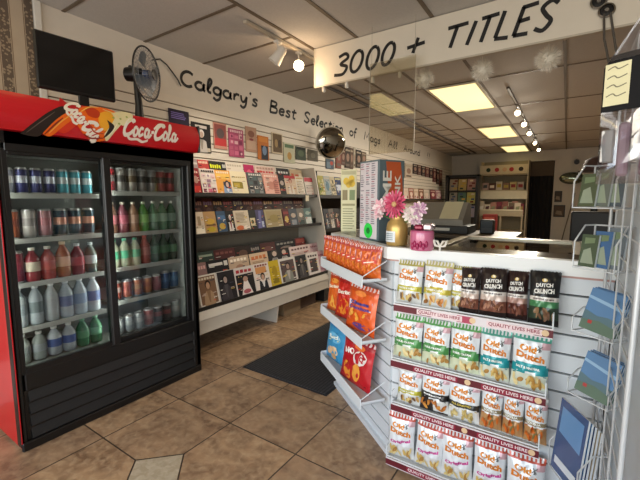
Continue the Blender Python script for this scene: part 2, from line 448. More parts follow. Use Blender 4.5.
troffer(-2.45, -1.97, -.25, 1.10, 'lit ceiling panel over the entrance in front of the cooler', diff)
troffer(-.88, -.12, -.95, .15, 'lit ceiling panel over the entrance near the shop window', diff)

whitep = mat('#d8d2c6', .4); bulbm = mat('#fff0cf', .4, emit=14.0)
def track(name, label, x, y0, y1, colr, z=ZC-.0065):
    t = MB().box((x-.017, y0, z-.022), (x+.017, y1, z), colr, .003)
    tag(t.build(name), label, 'light track')
track('track_rail', 'pale lighting track on the ceiling before the long sign', -2.06, 2.1, 3.3, mat('#b5ab98', .5))
track('track_rail', 'left one of the two dark tracks under the ceiling beyond the sign', -2.42, 3.6, 11.5, mat('#3a2f24', .5))
track('track_rail', 'right one of the two dark tracks under the ceiling beyond the sign', -2.26, 3.6, 11.5, mat('#4a3d2f', .5))
track('track_rail', 'lighting track with a string of spotlights near the back wall', -.66, 5.0, 11.4, mat('#5b4d3c', .5))
def spot(label, x, y, aim, lit=True, sc=1.0, zt=ZC-.0285):
    t = thing('spotlight', label, 'spotlight', (x, y, zt), group='track spotlights')
    MB().box((-.018*sc, -.03*sc, -.02), (.018*sc, .03*sc, 0), whitep, .003).tube([(0,0,-.02), (0,0,-.075*sc)], .007*sc, whitep).build('stem', t)
    d = Vector(aim).normalized(); c = Vector((0,0,-.105*sc)); q = d.to_track_quat('Z', 'Y').to_matrix().to_4x4()
    h = MB(); h.T = Matrix.Translation(c) @ q
    h.lathe([(.018*sc,-.075*sc),(.034*sc,-.06*sc),(.036*sc,-.01*sc),(.048*sc,.05*sc),(.046*sc,.052*sc),(.034*sc,.0)], whitep, 14, capt=False); h.build('lamp_head', t)
    bu = MB(); bu.T = h.T; bu.ell((0,0,.028*sc), (.036*sc,.036*sc,.026*sc), bulbm if lit else whitep, 12, 8); bu.build('bulb', t)
    return t
p1 = onX(278, 47, -2.06); spot('white unlit spotlight on the track in front of the long sign', -2.06, p1.y, (-.55, -.25, -.8), False, 1.15)
p2 = onX(295, 58, -2.06); spot('bright lit spotlight on the track beside the left end of the sign', -2.06, p2.y+.05, (.52, -.62, -.45), True, 1.0)
for i, px in enumerate((519, 525, 530, 536, 541)):
    y_ = (5.95, 6.9, 7.9, 9.3, 10.6)[i]
    spot(['nearest', 'second nearest', 'middle', 'second farthest', 'farthest'][i] + ' spotlight on the long track near the back wall', -.66, y_, (.5, -1.0, -.62), True, .85, ZC-.0285)
# real light from the front lit spotlight
def add_light(name, typ, loc, energy, color, size=.1, rot=None, sy=None):
    l = bpy.data.lights.new(name, typ); l.energy = energy; l.color = color
    if typ == 'AREA':
        l.size = size
        if sy: l.shape = 'RECTANGLE'; l.size_y = sy
    else: l.shadow_soft_size = size
    o = bpy.data.objects.new(name, l); COL.objects.link(o); o.location = loc
    if rot: o.rotation_euler = rot
    o['kind'] = 'helper'
    return o
add_light('spotlight_beam', 'POINT', (-1.97, p2.y-.03, ZC-.26), 2.0, (1, .68, .40), .03)

def beam(loc, aim, energy, color, ang=100):
    o = add_light('spotlight_beam', 'SPOT', loc, energy, color, .04)
    o.data.spot_size = R(ang); o.data.spot_blend = .8
    o.rotation_euler = Vector(aim).to_track_quat('-Z', 'Y').to_euler(); return o
beam((-2.12, p1.y-.03, ZC-.17), (-.62, .12, -1.2), 30, (1, .9, .76), 95)
for y_ in (5.95, 6.9, 7.9, 9.3, 10.6): beam((-.62, y_-.07, ZC-.2), (-.35, -.6, -.9), 52, (1, .9, .74), 160)
# ================================================================== LONG SIGN
sg = thing('hanging_sign', 'long white sign with black hand lettering hung under the ceiling', 'sign', (-1.93, 2.83, 0))
SL = 2.75
bd = MB().box((0, 0, 2.352), (SL, .02, ZC-.0075), mat('#d8cfbd', .5, var=.03), .002)
bd.build('board', sg)
ed = MB().box((-.006, -.006, 2.340), (SL+.006, .026, 2.352), mat('#b8ae9b', .4)).box((-.008, -.006, 2.340), (0, .026, ZC-.0075), mat('#cfc6b2', .4)); ed.build('edge_rail', sg)
ink2 = mat('#12100e', .55)
def sgn(px, py): p = onY(px, py, 2.83); return p.x+1.93, p.z
# each letter: lower-left px, upper-left px, width px
for ch, (bx, by), (tx, ty), wpx in (('3', (333,77),(337,56), 16), ('0', (347,74),(352,52), 15), ('0', (363,71),(368,48), 15), ('0', (378,67),(384,44), 15), ('+', (404,58),(410,37), 19), ('T', (441,50),(448,28), 20), ('I', (463,46),(472,22), 9), ('T', (473,44),(482,18), 17), ('L', (492,41),(501,12), 18), ('E', (511,37),(520,8), 20), ('S', (531,33),(541,3), 22)):
    if ch in '3+' or (ch == 'T' and bx == 441):
        if ch != '3': lt.build('lettering', sg)
        lt = MB()
    u0, v0 = sgn(bx, by); u1, v1 = sgn(tx, ty); u2, _ = sgn(bx+wpx, by)
    brush(lt, ch, u0, v0, u2-u0, v1-v0, .026, lambda u, w: (u, -.0025, w), ink2, (u1-u0)/(v1-v0))
lt.build('lettering', sg)
for k, px in enumerate((323, 346, 372, 399)):
    u = sgn(px, 85)[0]
    MB().lathe([(.012,-.045),(.016,-.035),(.013,0)], whitep, 10, (u, .012, 2.340)).build('clip', sg)
# two dark rosettes with ribbons at its right part
rs = MB()
for (px, py) in ((599, 0), (607, 9)):
    p = onY(px, py, 2.80); rs.T = Matrix.Translation((p.x, 2.826, p.z)) @ Matrix.Rotation(R(90), 4, 'X')
    rs.lathe([(.040,0),(.042,.008),(.033,.014),(.030,.006),(.012,.008),(.010,.02)], mat('#1a1816', .3), 18, mats=[mat('#8f8a80', .3, 1.0), mat('#8f8a80', .3, 1.0), mat('#1a1816', .3), mat('#1a1816', .3), mat('#a9a49a', .3, 1.0)])
rs.T = Matrix.Identity(4)
pa = onY(604, 14, 2.815); pb = onY(614, 62, 2.815)
ro = rs.build('rosette_ornament')
tag(ro, 'pair of black and silver round ornaments at the right end of the sign', 'ornament')
cd = MB()
for dx in (0, .03): cd.tube([(pa.x+dx, 2.815, pa.z), (pa.x+dx*1.5+.01, 2.812, (pa.z+pb.z)/2), (pb.x+dx*1.3, 2.815, pb.z-.1)], .006, mat('#4a443c', .6), 6)
cd.build('cord', ro)
# white tinsel balls
for i, (px, py) in enumerate(((424, 79), (482, 70), (548, 59))):
    p = onY(px, py, 3.15); t = thing('tinsel_ball', ['left', 'middle', 'right'][i] + ' white tinsel ball hanging just behind the long sign', 'ornament', p, group='tinsel balls')
    mbb = MB(); w = mat('#e6e0d2', .5); random.seed(30+i)
    mbb.ell((0,0,0), (.05,.05,.05), w, 12, 8)
    for k in range(800):
        d = Vector((random.gauss(0,1), random.gauss(0,1), random.gauss(0,1))).normalized(); l = random.uniform(.075, .105); q = d.orthogonal().normalized()*.002; q2 = d.cross(q)
        mbb.add([d*.02+q, d*.02-q*.5+q2, d*.02-q*.5-q2, d*l], [(0,1,3), (1,2,3), (2,0,3)], w)
    mbb.build('tinsel', t); MB().tube([(0,0,.02), (0,0,ZC-p.z-.007)], .0015, w, 5).build('string', t)
# clear acrylic guard hanging by the sign
ac = thing('acrylic_guard', 'clear hanging acrylic panel left of centre, mirroring a lit ceiling panel', 'screen', (-1.17, 2.72, 0))
AZ = onY(392, 153, 2.72).z
a0 = onY(370, 100, 2.72).x+1.17; a1 = onY(415, 100, 2.72).x+1.17
MB().box((a0, -.003, AZ), (a1, .003, 2.40), glass('acrylic', '#f2efe6', .05, .01)).build('panel', ac)
for ae in (a0-.002, a1): MB().box((ae, -.0035, AZ), (ae+.002, .0035, 2.40), mat('#d9d2c0', .2)).build('panel_edge', ac)
for u in (a0+.01, a1-.01): MB().tube([(u, 0, 2.39), (u, 0, ZC-.008)], .0012, mat('#8d8676', .4), 5).build('hanging_wire', ac)

# ================================================================== COOLER
FX, FY0, FY1 = -2.36, .66, 1.835
FD = .64
black = mat('#100f0f', .38, var=.1); red = mat('#c4101c', .35, var=.04, coat=.3)
fr_ = thing('drinks_cooler', 'tall black and red two-door drinks cooler against the left wall', 'drinks cooler', (FX, FY0, 0))
W = FY1-FY0
# local: x out of the front (0 = front plane), y along the front, z up
liner = mat('#d4d8d4', .5, var=.03)
cab = MB()
cab.box((-FD, 0, .02), (0, .012, 1.70), red).box((-.06, -.002, .02), (0, .03, 1.70), black, .006)
cab.box((-FD, W-.03, .02), (0, W, 1.70), black).box((-FD, .015, .02), (-FD+.03, W, 1.70), black).box((-FD, .015, 1.64), (0, W, 1.72), black).box((-FD, .015, .02), (-.05, W, .42), black)
cab.box((-.06, W-.06, .02), (.0, W, 1.70), black, .006)
cab.box((-.05, .04, 1.60), (0, W-.05, 1.72), black, .004).box((-.05, .04, .33), (.0, W-.05, .425), black, .004)
cab.build('cabinet', fr_)
ln = MB().box((-FD+.03, .02, .42), (-FD+.04, W-.03, 1.64), mat('#6f7572', .6)).box((-FD+.04, .013, .42), (-.06, .045, 1.64), liner).box((-FD+.04, W-.06, .42), (-.06, W-.031, 1.64), liner).box((-FD+.04, .02, 1.625), (-.06, W-.03, 1.64), liner).box((-FD+.04, .02, .42), (-.06, W-.03, .432), mat('#7c817e', .5))
ln.build('liner', fr_)
gr = MB().box((-.045, .03, .02), (-.012, W-.03, .33), black)
for k in range(4): gr.prism([(-.012, .05+.07*k), (.006, .06+.07*k), (-.012, .112+.07*k)], .05, W-.05, mat('#191919', .45), 'y')
gr.box((-.012, .0, .0), (.01, W, .05), black, .006)
gr.build('grille', fr_, True)
lampm = mat('#f2f4ea', .4, emit=14.0)
for yy in (.04, .575): MB().tube([(-.085, yy, .48), (-.085, yy, 1.58)], .008, lampm, 8).build('lamp_tube', fr_)
foot = MB().box((-FD+.03, .03, 0), (-.04, W-.03, .02), black); foot.build('base', fr_)
# sliding doors
def door(y0, y1, x0):
    d = MB()
    for a in ((y0, .42, y0+.03, 1.615), (y1-.03, .42, y1, 1.615), (y0+.03, .42, y1-.03, .455), (y0+.03, 1.585, y1-.03, 1.615)): d.box((x0-.014, a[0], a[1]), (x0+.014, a[2], a[3]), black, .003)
    o = d.build('door', fr_)
    MB().box((x0-.003, y0+.03, .455), (x0+.003, y1-.03, 1.585), glass('cooler', '#f4f6f5', -.02, .02)).build('pane', o)
door(.02, .535, -.018); door(.515, W-.05, -.047)
MB().box((-.004, .505, .43), (.014, .55, 1.61), black, .005).build('door_handle', fr_)
# header: curved red fascia
ZH0, ZH1 = 1.70, 1.882
def hx(z):
    t = (z-ZH0)/(ZH1-ZH0); return .035+.055*math.sin(PI*min(1, max(0, .15+.7*t)))
hd = MB(); prof = [(-.3, ZH0), (hx(ZH0), ZH0)] + [(hx(ZH0+(ZH1-ZH0)*k/10), ZH0+(ZH1-ZH0)*k/10) for k in range(1, 11)] + [(.0, ZH1+.012), (-.3, ZH1+.012)]
hd.prism(prof, -.005, W-.012, red, 'y')
hd.box((-.31, -.03, ZH0), (hx(1.8)-.004, -.004, ZH1+.01), mat('#a80d18', .4), .01).box((-.31, W-.013, ZH0), (hx(1.8)-.004, W+.004, ZH1+.01), black, .01)
hd.build('header', fr_, True)
art = MB()
def hp(e): return lambda u, w: (hx(w)+e, u, w)
def dec(pts, c, e, sm=True, sub=8):              # filled fan decal in (y, z) on the fascia, cut into strips so it follows the curve
    p = catmull(pts+[pts[0]], 4)[:-1] if sm else pts
    z0 = min(q[1] for q in p); z1 = max(q[1] for q in p); f = hp(e)
    for k in range(sub):
        za = z0+(z1-z0)*k/sub; zb = z0+(z1-z0)*(k+1)/sub; q = p
        for lim, sg_ in ((za, 1), (zb, -1)):
            o = []
            for i in range(len(q)):
                a, b_ = q[i], q[(i+1) % len(q)]; da, db = (a[1]-lim)*sg_, (b_[1]-lim)*sg_
                if da >= 0: o.append(a)
                if da*db < 0: t = da/(da-db); o.append((a[0]+(b_[0]-a[0])*t, lim))
            q = o
            if len(q) < 3: break
        if len(q) >= 3: art.add([f(*a) for a in q], [tuple(range(len(q)))], c)
G = lambda px, py: (lambda p: (p.y-FY0, p.z))(onX(px, py, FX+.08))
glow = mat('#ef6a12', .4); yel = mat('#f0a92c', .4); dkb = mat('#231712', .5); icem = mat('#e6dcae', .4); wht = mat('#efe6da', .4)
q = lambda *a: [G(*p) for p in a]
dec(q((22,133),(34,122),(48,112),(62,106),(70,108),(60,118),(48,128),(40,136)), dkb, .0015)
dec(q((44,133),(54,121),(66,113),(76,112),(73,120),(62,128),(52,136)), glow, .002)
dec(q((58,131),(66,124),(74,119),(80,121),(74,127),(66,133)), mat('#d8361a', .4), .0025)
dec(q((74,122),(80,108),(96,106),(112,109),(121,116),(117,128),(108,139),(96,141),(84,134)), glow, .002)
dec(q((98,114),(108,111),(116,116),(113,125),(104,131),(98,124)), yel, .0025)
dec(q((85,109),(93,107),(100,112),(97,118),(88,116)), mat('#c03a12', .4), .003)
dec(q((104,134),(112,122),(118,114),(124,113),(122,122),(114,132),(108,141)), icem, .003)
dec(q((112,113),(124,111),(134,114),(131,121),(122,126),(116,120)), icem, .0028)
dec(q((106,120),(113,126),(110,133),(104,138),(108,128)), dkb, .0034)
for a in ((113,118),(120,119),(127,117),(118,124)): dec([(G(*a)[0]+dy, G(*a)[1]+dz) for dy, dz in ((-.008,0),(0,-.007),(.009,.001),(.001,.008))], mat('#9fae5a', .4), .0036, False, 2)
for a, c_, wd in ((((50,133),(60,122),(72,114)), '#f4b04a', .006), (((46,134),(54,125),(62,118)), '#8a2a14', .008), (((84,134),(92,138),(104,138)), '#8a2410', .009), (((104,109),(114,113),(119,119)), '#f6d890', .005), (((80,112),(90,107),(100,107)), '#f8c860', .005), (((28,132),(40,122),(54,112)), '#6a5a50', .004), (((88,124),(94,132),(104,134)), '#b8401a', .008), (((116,124),(112,131),(107,138)), '#fbf4dc', .004)):
    stroke(art, q(*a), wd, hp(.0040), mat(c_, .4), True, True)
# white cap-script: Coca-Cola strokes, unit box 0..6.3 x 0..1
def cola(mb, fn, m, wd):
    S_ = lambda pts, w=1.0, tp=False: stroke(mb, pts, wd*w, fn, m, True, tp)
    S_([(1.0,.86),(.72,1.0),(.3,.72),(.12,.3),(.3,.02),(.7,.1),(1.0,.34)], 1.5)
    S_([(1.0,.86),(1.12,.98),(1.0,1.06),(.86,.94)], .8)
    S_(circ(1.25,.3,.2,.27,60,420), 1.2)
    S_([(2.0,.5),(1.78,.56),(1.6,.3),(1.74,.06),(2.05,.22)], 1.2)
    S_(circ(2.4,.3,.2,.26,60,420), 1.2); S_([(2.62,.56),(2.56,.16),(2.72,.06),(2.9,.26)], 1.2)
    S_([(2.86,.38),(3.14,.42)], 1.2)
    S_([(4.2,.84),(3.95,1.0),(3.5,.74),(3.3,.3),(3.5,.02),(3.9,.1),(4.2,.34)], 1.5)
    S_([(4.2,.84),(4.34,.96),(4.22,1.06),(3.6,.98),(3.1,.62)], .8)
    S_(circ(4.46,.3,.2,.27,60,420), 1.2)
    S_([(4.78,.2),(5.05,.9),(5.0,1.1),(4.86,.9),(4.86,.14),(5.02,.04),(5.2,.2)], 1.1)
    S_(circ(5.46,.3,.2,.26,60,420), 1.2); S_([(5.68,.56),(5.62,.16),(5.78,.06),(5.98,.3)], 1.2)
    S_([(.5,.02),(.9,-.2),(1.6,-.16),(2.2,-.28),(2.7,-.14)], .9)
y0, z0 = G(121, 142); y1, z1 = G(176, 146)
zt = G(124, 119)[1]
kx = (y1-y0)/6.0; kz = .112
cola(art, lambda u, w: hp(.003)(y0+u*kx+.05*w*.5, 1.758+w*kz), wht, .15*.9) if False else None
def cfn(u, w): return hp(.003)(y0+.005+u*kx+.02*w, 1.750+w*.098)
class _S: pass
def cola_at(fn2, m, scale):
    mb = art
    def fn(u, w): return fn2(u, w)
    cola(mb, fn, m, scale)
cola_at(cfn, wht, .17)
# tilted script on the bottle label
ya, za = G(67, 104); yb, zb = G(98, 141)
dx_, dz_ = (yb-ya)/6.0, (zb-za)/6.0; ln_ = math.hypot(dx_, dz_); nx_, nz_ = -dz_/ln_, dx_/ln_
def cf2(u, w): return hp(.0038)(ya+u*dx_+(w-.3)*nx_*.075, za+u*dz_+(w-.3)*nz_*.075)
dec([(ya-.02, za+.035), (yb+.02, zb+.02), (yb-.005, zb-.004), (ya-.035, za-.0)], mat('#b8101a', .4), .0033, False, 10)
cola_at(cf2, wht, .21)
ao = art.build('header_artwork', fr_); ao['label'] = 'printed bottle, ice and white script on red header'
# shelves and drinks
DX = {0: (.045, .525), 1: (.585, W-.062)}
SH = {0: [1.385, 1.14, .895, .645, .434], 1: [1.405, 1.13, .90, .675, .434]}
shm = mat('#c9ccc8', .4)
for d in (0, 1):
    for k, z in enumerate(SH[d][:4]):
        MB().box((-FD+.05, DX[d][0], z-.012), (-.10, DX[d][1], z), mat('#8f9490', .5)).box((-.10, DX[d][0], z-.022), (-.094, DX[d][1], z+.006), shm, .001).build('shelf', fr_)
def can(mb, r, h, body, top, bandc=None):
    ms = [mat('#c8c8c8', .3, .8), body, bandc or body, body, mat('#c8c8c8', .3, .8), mat('#c8c8c8', .3, .8)]
    mb.lathe([(r*.75,0),(r,.012),(r,h*.42),(r,h*.68),(r,h-.014),(r*.8,h-.002),(r*.78,h-.006)], body, 14, mats=ms)
def bottle(mb, r, h, liq, lab, cap):
    mb.lathe([(r*.9,0),(r,.012),(r,h*.30)], liq, 14, capt=False)
    mb.lathe([(r*1.01,h*.30),(r*1.01,h*.58)], lab, 14, capb=False, capt=False)
    mb.lathe([(r,h*.58),(r*.97,h*.66),(r*.55,h*.82),(r*.36,h*.88),(r*.36,h*.92)], liq, 14, capb=False, capt=False)
    mb.lathe([(r*.42,h*.92),(r*.42,h)], cap, 12)
def drink(kind, d, z, i, nn, spec, rowname, depth=.055):
    a, bb = DX[d]; pitch = (bb-a-.01)/nn; yy = a+.005+pitch*(i+.5)
    r = min(spec.get('r', .033), pitch*.49); h = spec['h']
    name = 'drink_can' if kind == 'can' else 'drink_bottle'
    door_ = 'left' if d == 0 else 'right'
    lab = '%s %s, %s on %s shelf behind %s cooler door' % (spec['d'], 'can' if kind == 'can' else 'bottle', nth(i, nn), rowname, door_)
    t = thing(name, lab, 'can' if kind == 'can' else 'bottle', (FX-.105-depth, FY0+yy, z+.0005), (0,0,random.random()*6), group='drinks on the %s shelf behind the %s door' % (rowname, door_))
    key = (kind, round(r,4), h, spec['c'], spec.get('b'), spec.get('cap'))
    if key not in DM:
        ms = []
        if kind == 'can':
            m1 = MB(); can(m1, r, h, mat(spec['c'], .3, .3), None, mat(spec['b'], .3, .3)); ms.append(('can_body', m1))
        else:
            m1 = MB(); lq = glass('liq'+spec['c'], spec['c'], .10, .08) if spec.get('clear') else mat(spec['c'], .12, coat=.5)
            bottle(m1, r, h, lq, mat(spec['b'], .4), mat(spec['cap'], .4)); ms.append(('bottle_body', m1))
        me = []
        for nm, m_ in ms:
            o = m_.build(nm, t); me.append((nm, o.data))
        DM[key] = me
    else:
        for nm, me in DM[key]: link(nm, me, t)
DM = {}
C_ = lambda c, b, d, h=.165, r=.034: ('can', dict(c=c, b=b, d=d, h=h, r=r))
B_ = lambda c, b, cap, d, h=.2, r=.039, clear=False: ('bottle', dict(c=c, b=b, cap=cap, d=d, h=h, r=r, clear=clear))
rows = {
 (0,0): [C_('#8d8f9c','#c9c6c8','pale grey',.145)] + [C_('#2c2f66','#b9bcc8','navy and silver',.15,.029)]*3 + [C_('#4fa7b8','#c9d4d8','turquoise and silver',.15,.029)]*3,
 (0,1): [C_('#a35b3e','#8d4a3a','rust orange'), C_('#b9b4b0','#8f8a88','silver grey'), C_('#b07f86','#a96a70','dusty pink')] + [C_('#24404e','#d49a84','navy and peach')]*3,
 (0,2): [C_('#7c2a34','#8d3540','dark red',.18,.045), B_('#8e3038','#d8cbb6','#d8d0c4','red with cream label',.19,.04), B_('#a83a38','#c04844','#e0d8cc','red',.19,.04), B_('#a8583a','#d8a080','#e6c8a8','orange',.21,.04), B_('#8a2d3c','#b8404e','#d0d8dc','crimson',.19,.04), B_('#5b6a66','#b6c0c4','#c8d4dc','grey',.19,.034)],
 (0,3): [B_('#aab4ba','#8d989e','#b8bfc4','grey labelled water',.225,.041), B_('#aab4ba','#6f7d80','#c8ced0','dark labelled water',.225,.041), B_('#b8c0c4','#a9b0b4','#d8dcdc','pale labelled water',.225,.041), B_('#b0bcc8','#5f6f9a','#d8e0e6','blue labelled water',.225,.041), B_('#b8c4d2','#8fa4c8','#e6ecf0','light blue labelled water',.225,.041), B_('#c4ced8','#6b83b8','#f0f2f4','bright blue labelled water',.225,.041)],
 (0,4): [B_('#9aa29f','#80888a','#d8dad8','small grey labelled water',.16,.038), B_('#9aa29f','#9aa2a8','#e4e4e0','small pale labelled water',.16,.038), B_('#b8c0c8','#3f5a9a','#eceeec','small blue labelled water',.17,.038), B_('#b8c0c8','#4a64a4','#e8eae8','small deep blue labelled water',.17,.038), B_('#3f7f5a','#5a9a72','#6fae88','green glass with green label',.175,.036), B_('#3a7a54','#6fb08a','#8cc4a0','green glass with light green label',.175,.036)],
 (1,0): [C_('#a83038','#8a8684','red'), C_('#8d8a86','#3f3b38','silver and dark'), C_('#a8a29a','#6b5a44','silver and brown'), C_('#8f8c8a','#2c2a2a','silver and black'), C_('#9b9896','#35302e','grey and black'), C_('#a8524e','#4a3a38','red and dark'), C_('#a83a42','#50383a','red topped')],
 (1,1): [B_('#7a5a4a','#b86a72','#c8c0a8','brown with pink label',.21), B_('#8a4a58','#c8687c','#d0c8b8','pink',.21), B_('#a07a60','#c8a088','#d8d0bc','peach',.21), B_('#5a9a44','#8cc86a','#d8e0c0','lime green',.21), B_('#4a7a5a','#8cb89a','#f0ece0','green with pale label',.215), B_('#5a8a68','#a8ccb4','#f0ece0','mint',.215), B_('#3f6a50','#8fb0a0','#f0ece0','deep green with white cap',.215)],
 (1,2): [B_('#b8c0a8','#48b088','#5ac09a','pale with teal label',.19), B_('#b0b8a0','#50b88e','#62c4a0','pale with green label',.19), B_('#b8c0a8','#54b892','#5cc098','pale with mint label',.19), B_('#a05048','#b86a60','#c8584e','brick red',.2,.04), B_('#1f4a30','#2f6a44','#183a28','dark green',.2), B_('#1c442c','#3a7a50','#1a3a28','bottle green',.2), B_('#183c28','#4a8a60','#163424','darkest green',.2)],
 (1,3): [C_('#a85a50','#c8b0a8','rose and white',.13), C_('#b06048','#a84a3c','red orange',.13), C_('#b8704a','#c08a60','orange',.13), C_('#b87a58','#a86858','peach',.13), C_('#8a3a44','#9a5058','wine red',.13), C_('#2f5688','#4a74a8','blue',.14), C_('#3a6494','#5a86b4','light blue',.14)],
 (1,4): [C_('#9aa0a4','#b8bcc0','plain silver',.12), C_('#8d9498','#a8adb0','dull silver',.12), C_('#a0a6aa','#c0c4c8','bright silver',.12), C_('#a85a58','#b87a78','pale red',.13), C_('#3f3634','#8a3a3a','black and red',.13), C_('#4a3a3a','#9a4a4a','dark brown and red',.13), C_('#a8b0ac','#c8ccc8','white silver',.14)],
}
RN = ['top', 'second', 'third', 'fourth', 'bottom']
for (d, k), lst in rows.items():
    for i, (kind, sp) in enumerate(lst): drink(kind, d, SH[d][k], i, len(lst), sp, RN[k], .055)
    for i, (kind, sp) in enumerate(lst):                   # the row standing right behind
        pass

# things on top of the cooler
ft = ZH1+.012
tv = thing('television', 'flat black television standing on top of the cooler', 'television', (-2.50, 1.16, ft+.001))
tvz = 1.985
Tm = MB(); Tm.T = Matrix.Rotation(R(-4), 4, 'Z')
Tm.box((-.03, -.235, tvz-ft), (.0, .185, tvz-ft+.315), black, .006); Tm.build('housing', tv)
Ts = MB(); Ts.T = Tm.T; Ts.box((.0, -.225, tvz-ft+.02), (.0015, .175, tvz-ft+.305), mat('#050505', .12, spec=.6)); Ts.build('screen', tv)
MB().box((-.02, -.03, .012), (-.005, .03, tvz-ft+.03), black, .004).prism([(.09*math.cos(a*PI/8)-.02, .12*math.sin(a*PI/8)) for a in range(16)], 0, .014, black).build('stand', tv)
fan = thing('desk_fan', 'black desk fan with wire guard standing on the cooler', 'fan', (-2.52, 1.52, ft+.001))
hz = 2.212-ft
MB().lathe([(.085,0),(.085,.015),(.03,.03)], black, 20).tube([(0,0,.02),(0,0,.12),(0,-.01,hz-.05)], [.03,.024,.02], black, 10).build('fan_stand', fan)
ax = Vector((.87, .5, -.03)).normalized(); qm = Matrix.Translation((0, 0, hz)) @ ax.to_track_quat('Z', 'Y').to_matrix().to_4x4()
mo = MB(); mo.T = qm; mo.lathe([(.02,-.09),(.045,-.075),(.05,-.02),(.04,.03)], black, 16); mo.ell((0,.05,-.05), (.012,.012,.012), black, 8, 6); mo.build('motor', fan)
FR = .175
gd = MB(); gd.T = qm; gy = mat('#77777a', .35)
gd.tube([(FR*math.cos(a*PI/16), FR*math.sin(a*PI/16), .07) for a in range(32)], .006, black, 6, True)
for sgn_, zz in ((1, .07), (-1, .07)):
    for rr, dz in ((.15, .02), (.12, .032), (.09, .04), (.06, .045)): gd.tube([(rr*math.cos(a*PI/12), rr*math.sin(a*PI/12), zz+sgn_*dz) for a in range(24)], .0012, gy, 4, True)
    for a in range(40):
        c, s_ = math.cos(a*PI/20), math.sin(a*PI/20); gd.tube([(FR*c, FR*s_, zz), (.12*c, .12*s_, zz+sgn_*.032), (.03*c, .03*s_, zz+sgn_*.05)], .0011, gy, 4)
gd.lathe([(.035,.118),(.033,.124),(.0,.126)], black, 14, capt=False)
gd.build('guard', fan)
bld = MB(); bld.T = qm; bm_ = glass('fan_blade', '#7f8c9a', .06, .15)
for k in range(3):
    a0_ = k*2*PI/3; vs = []
    for i in range(6):
        rr = .03+.115*i/5
        for j in range(5):
            aa = a0_+(-.5+j/4)*1.5; vs.append((rr*math.cos(aa), rr*math.sin(aa), .07+.02*(j/4-.5)*2))
    bld.add(vs, [(i*5+j, i*5+j+1, (i+1)*5+j+1, (i+1)*5+j) for i in range(5) for j in range(4)], mat('#5c6976', .3, var=.05), True)
bld.lathe([(.03,.05),(.03,.09)], mat('#2a3f66', .4), 14); bld.build('blades', fan)
w0 = [onX(*p, XW+.012) for p in ((152, 60), (160, 59), (167, 65), (173, 73), (178, 80), (181, 86))]
cb_ = MB().tube(w0, .006, mat('#2a2622', .6), 6)
tag(cb_.build('power_cord'), 'dark cord looping along the wall from the fan to the lettering', 'cord')

# ================================================================== LITTLE HELPERS FOR PRINTED THINGS
PAL = {}
def pm(h): return mat(h, .6, var=.05, scale=40, spec=.2)
def cover_art(mb, w, h, x, bg, items):
    """printed face in the plane x, seen from +x; items in unit coords (u right as seen, v up)"""
    P = lambda u, v, e: (x+.0004*e, (u-.5)*w, v*h)
    for e, it in enumerate(items):
        k, a, c = it
        if k == 'r': u0, v0, u1, v1 = a; mb.add([P(u0,v0,e+1), P(u1,v0,e+1), P(u1,v1,e+1), P(u0,v1,e+1)], [(0,1,2,3)], pm(c))
        elif k == 'o':
            cu_, cv, ru, rv = a; mb.add([P(cu_+ru*math.cos(i*PI/6), cv+rv*math.sin(i*PI/6), e+1) for i in range(12)], [tuple(range(12))], pm(c))
        elif k == 'p': mb.add([P(u_, v_, e+1) for u_, v_ in a], [tuple(range(len(a)))], pm(c))
def person(c1, c2, hair='#2a1f1a', skin='#c09a80', u=.5, top=.8):
    return [('p', [(u-.3,0),(u+.3,0),(u+.24,.38),(u+.1,top-.32),(u-.1,top-.32),(u-.24,.38)], c1), ('p', [(u-.1,top-.32),(u+.1,top-.32),(u+.03,.1),(u-.03,.1)], c2), ('o', (u,top-.12,.15,.14), hair), ('o', (u,top-.16,.10,.11), skin)]
def title(c, v=.86, n=6, hgt=.09):
    out = []; random.seed(hash((c, v)) & 255 if False else int(v*100)+n)
    for i in range(n):
        u0 = .08+.84*i/n; out.append(('r', (u0, v, u0+.84/n*.75, v+hgt*random.uniform(.8, 1)), c))
    return out
def lines(c, u0, u1, v0, v1, n):
    out = []
    for i in range(n):
        v = v0+(v1-v0)*i/n; out.append(('r', (u0, v, u0+(u1-u0)*random.uniform(.6, 1), v+(v1-v0)/n*.5), c))
    return out
def collage(cols, seed, u0=.06, v0=.05, u1=.94, v1=.84, nx=3, ny=4):
    rd = random.Random(seed); out = []
    for i in range(nx):
        for j in range(ny):
            a = u0+(u1-u0)*i/nx; bb = v0+(v1-v0)*j/ny; out.append(('r', (a+.01, bb+.01, a+(u1-u0)/nx*rd.uniform(.7,.98), bb+(v1-v0)/ny*rd.uniform(.6,.97)), rd.choice(cols)))
            if rd.random() < .5: out.append(('o', (a+.5*(u1-u0)/nx, bb+.4*(v1-v0)/ny, .06, .05), rd.choice(cols)))
    return out
def magazine(label, loc, w, h, lean, bg, items, group, rotz=0.0, cat='magazine', name='magazine', th=.006):
    mb = MB(); mb.box((-th/2, -w/2, 0), (th/2, w/2, h), pm(bg)); items = list(items); rd_ = random.Random(label)
    if name == 'magazine' and w > .07:
        for k in range(9):
            u_ = rd_.choice((rd_.uniform(.04, .2), rd_.uniform(.62, .75))); v_ = rd_.uniform(.06, .78)
            items.append(('r', (u_, v_, u_+rd_.uniform(.1, .24), v_+rd_.uniform(.012, .035)), rd_.choice(('#efe8dc', '#1e1a1c', '#c84a3c', '#e0c060', '#3a3a44', '#b8a090'))))
    cover_art(mb, w, h, th/2, bg, items)
    o = mb.build(name); o.location = loc; o.rotation_euler = (0, -lean, rotz)
    return tag(o, label, cat, group)

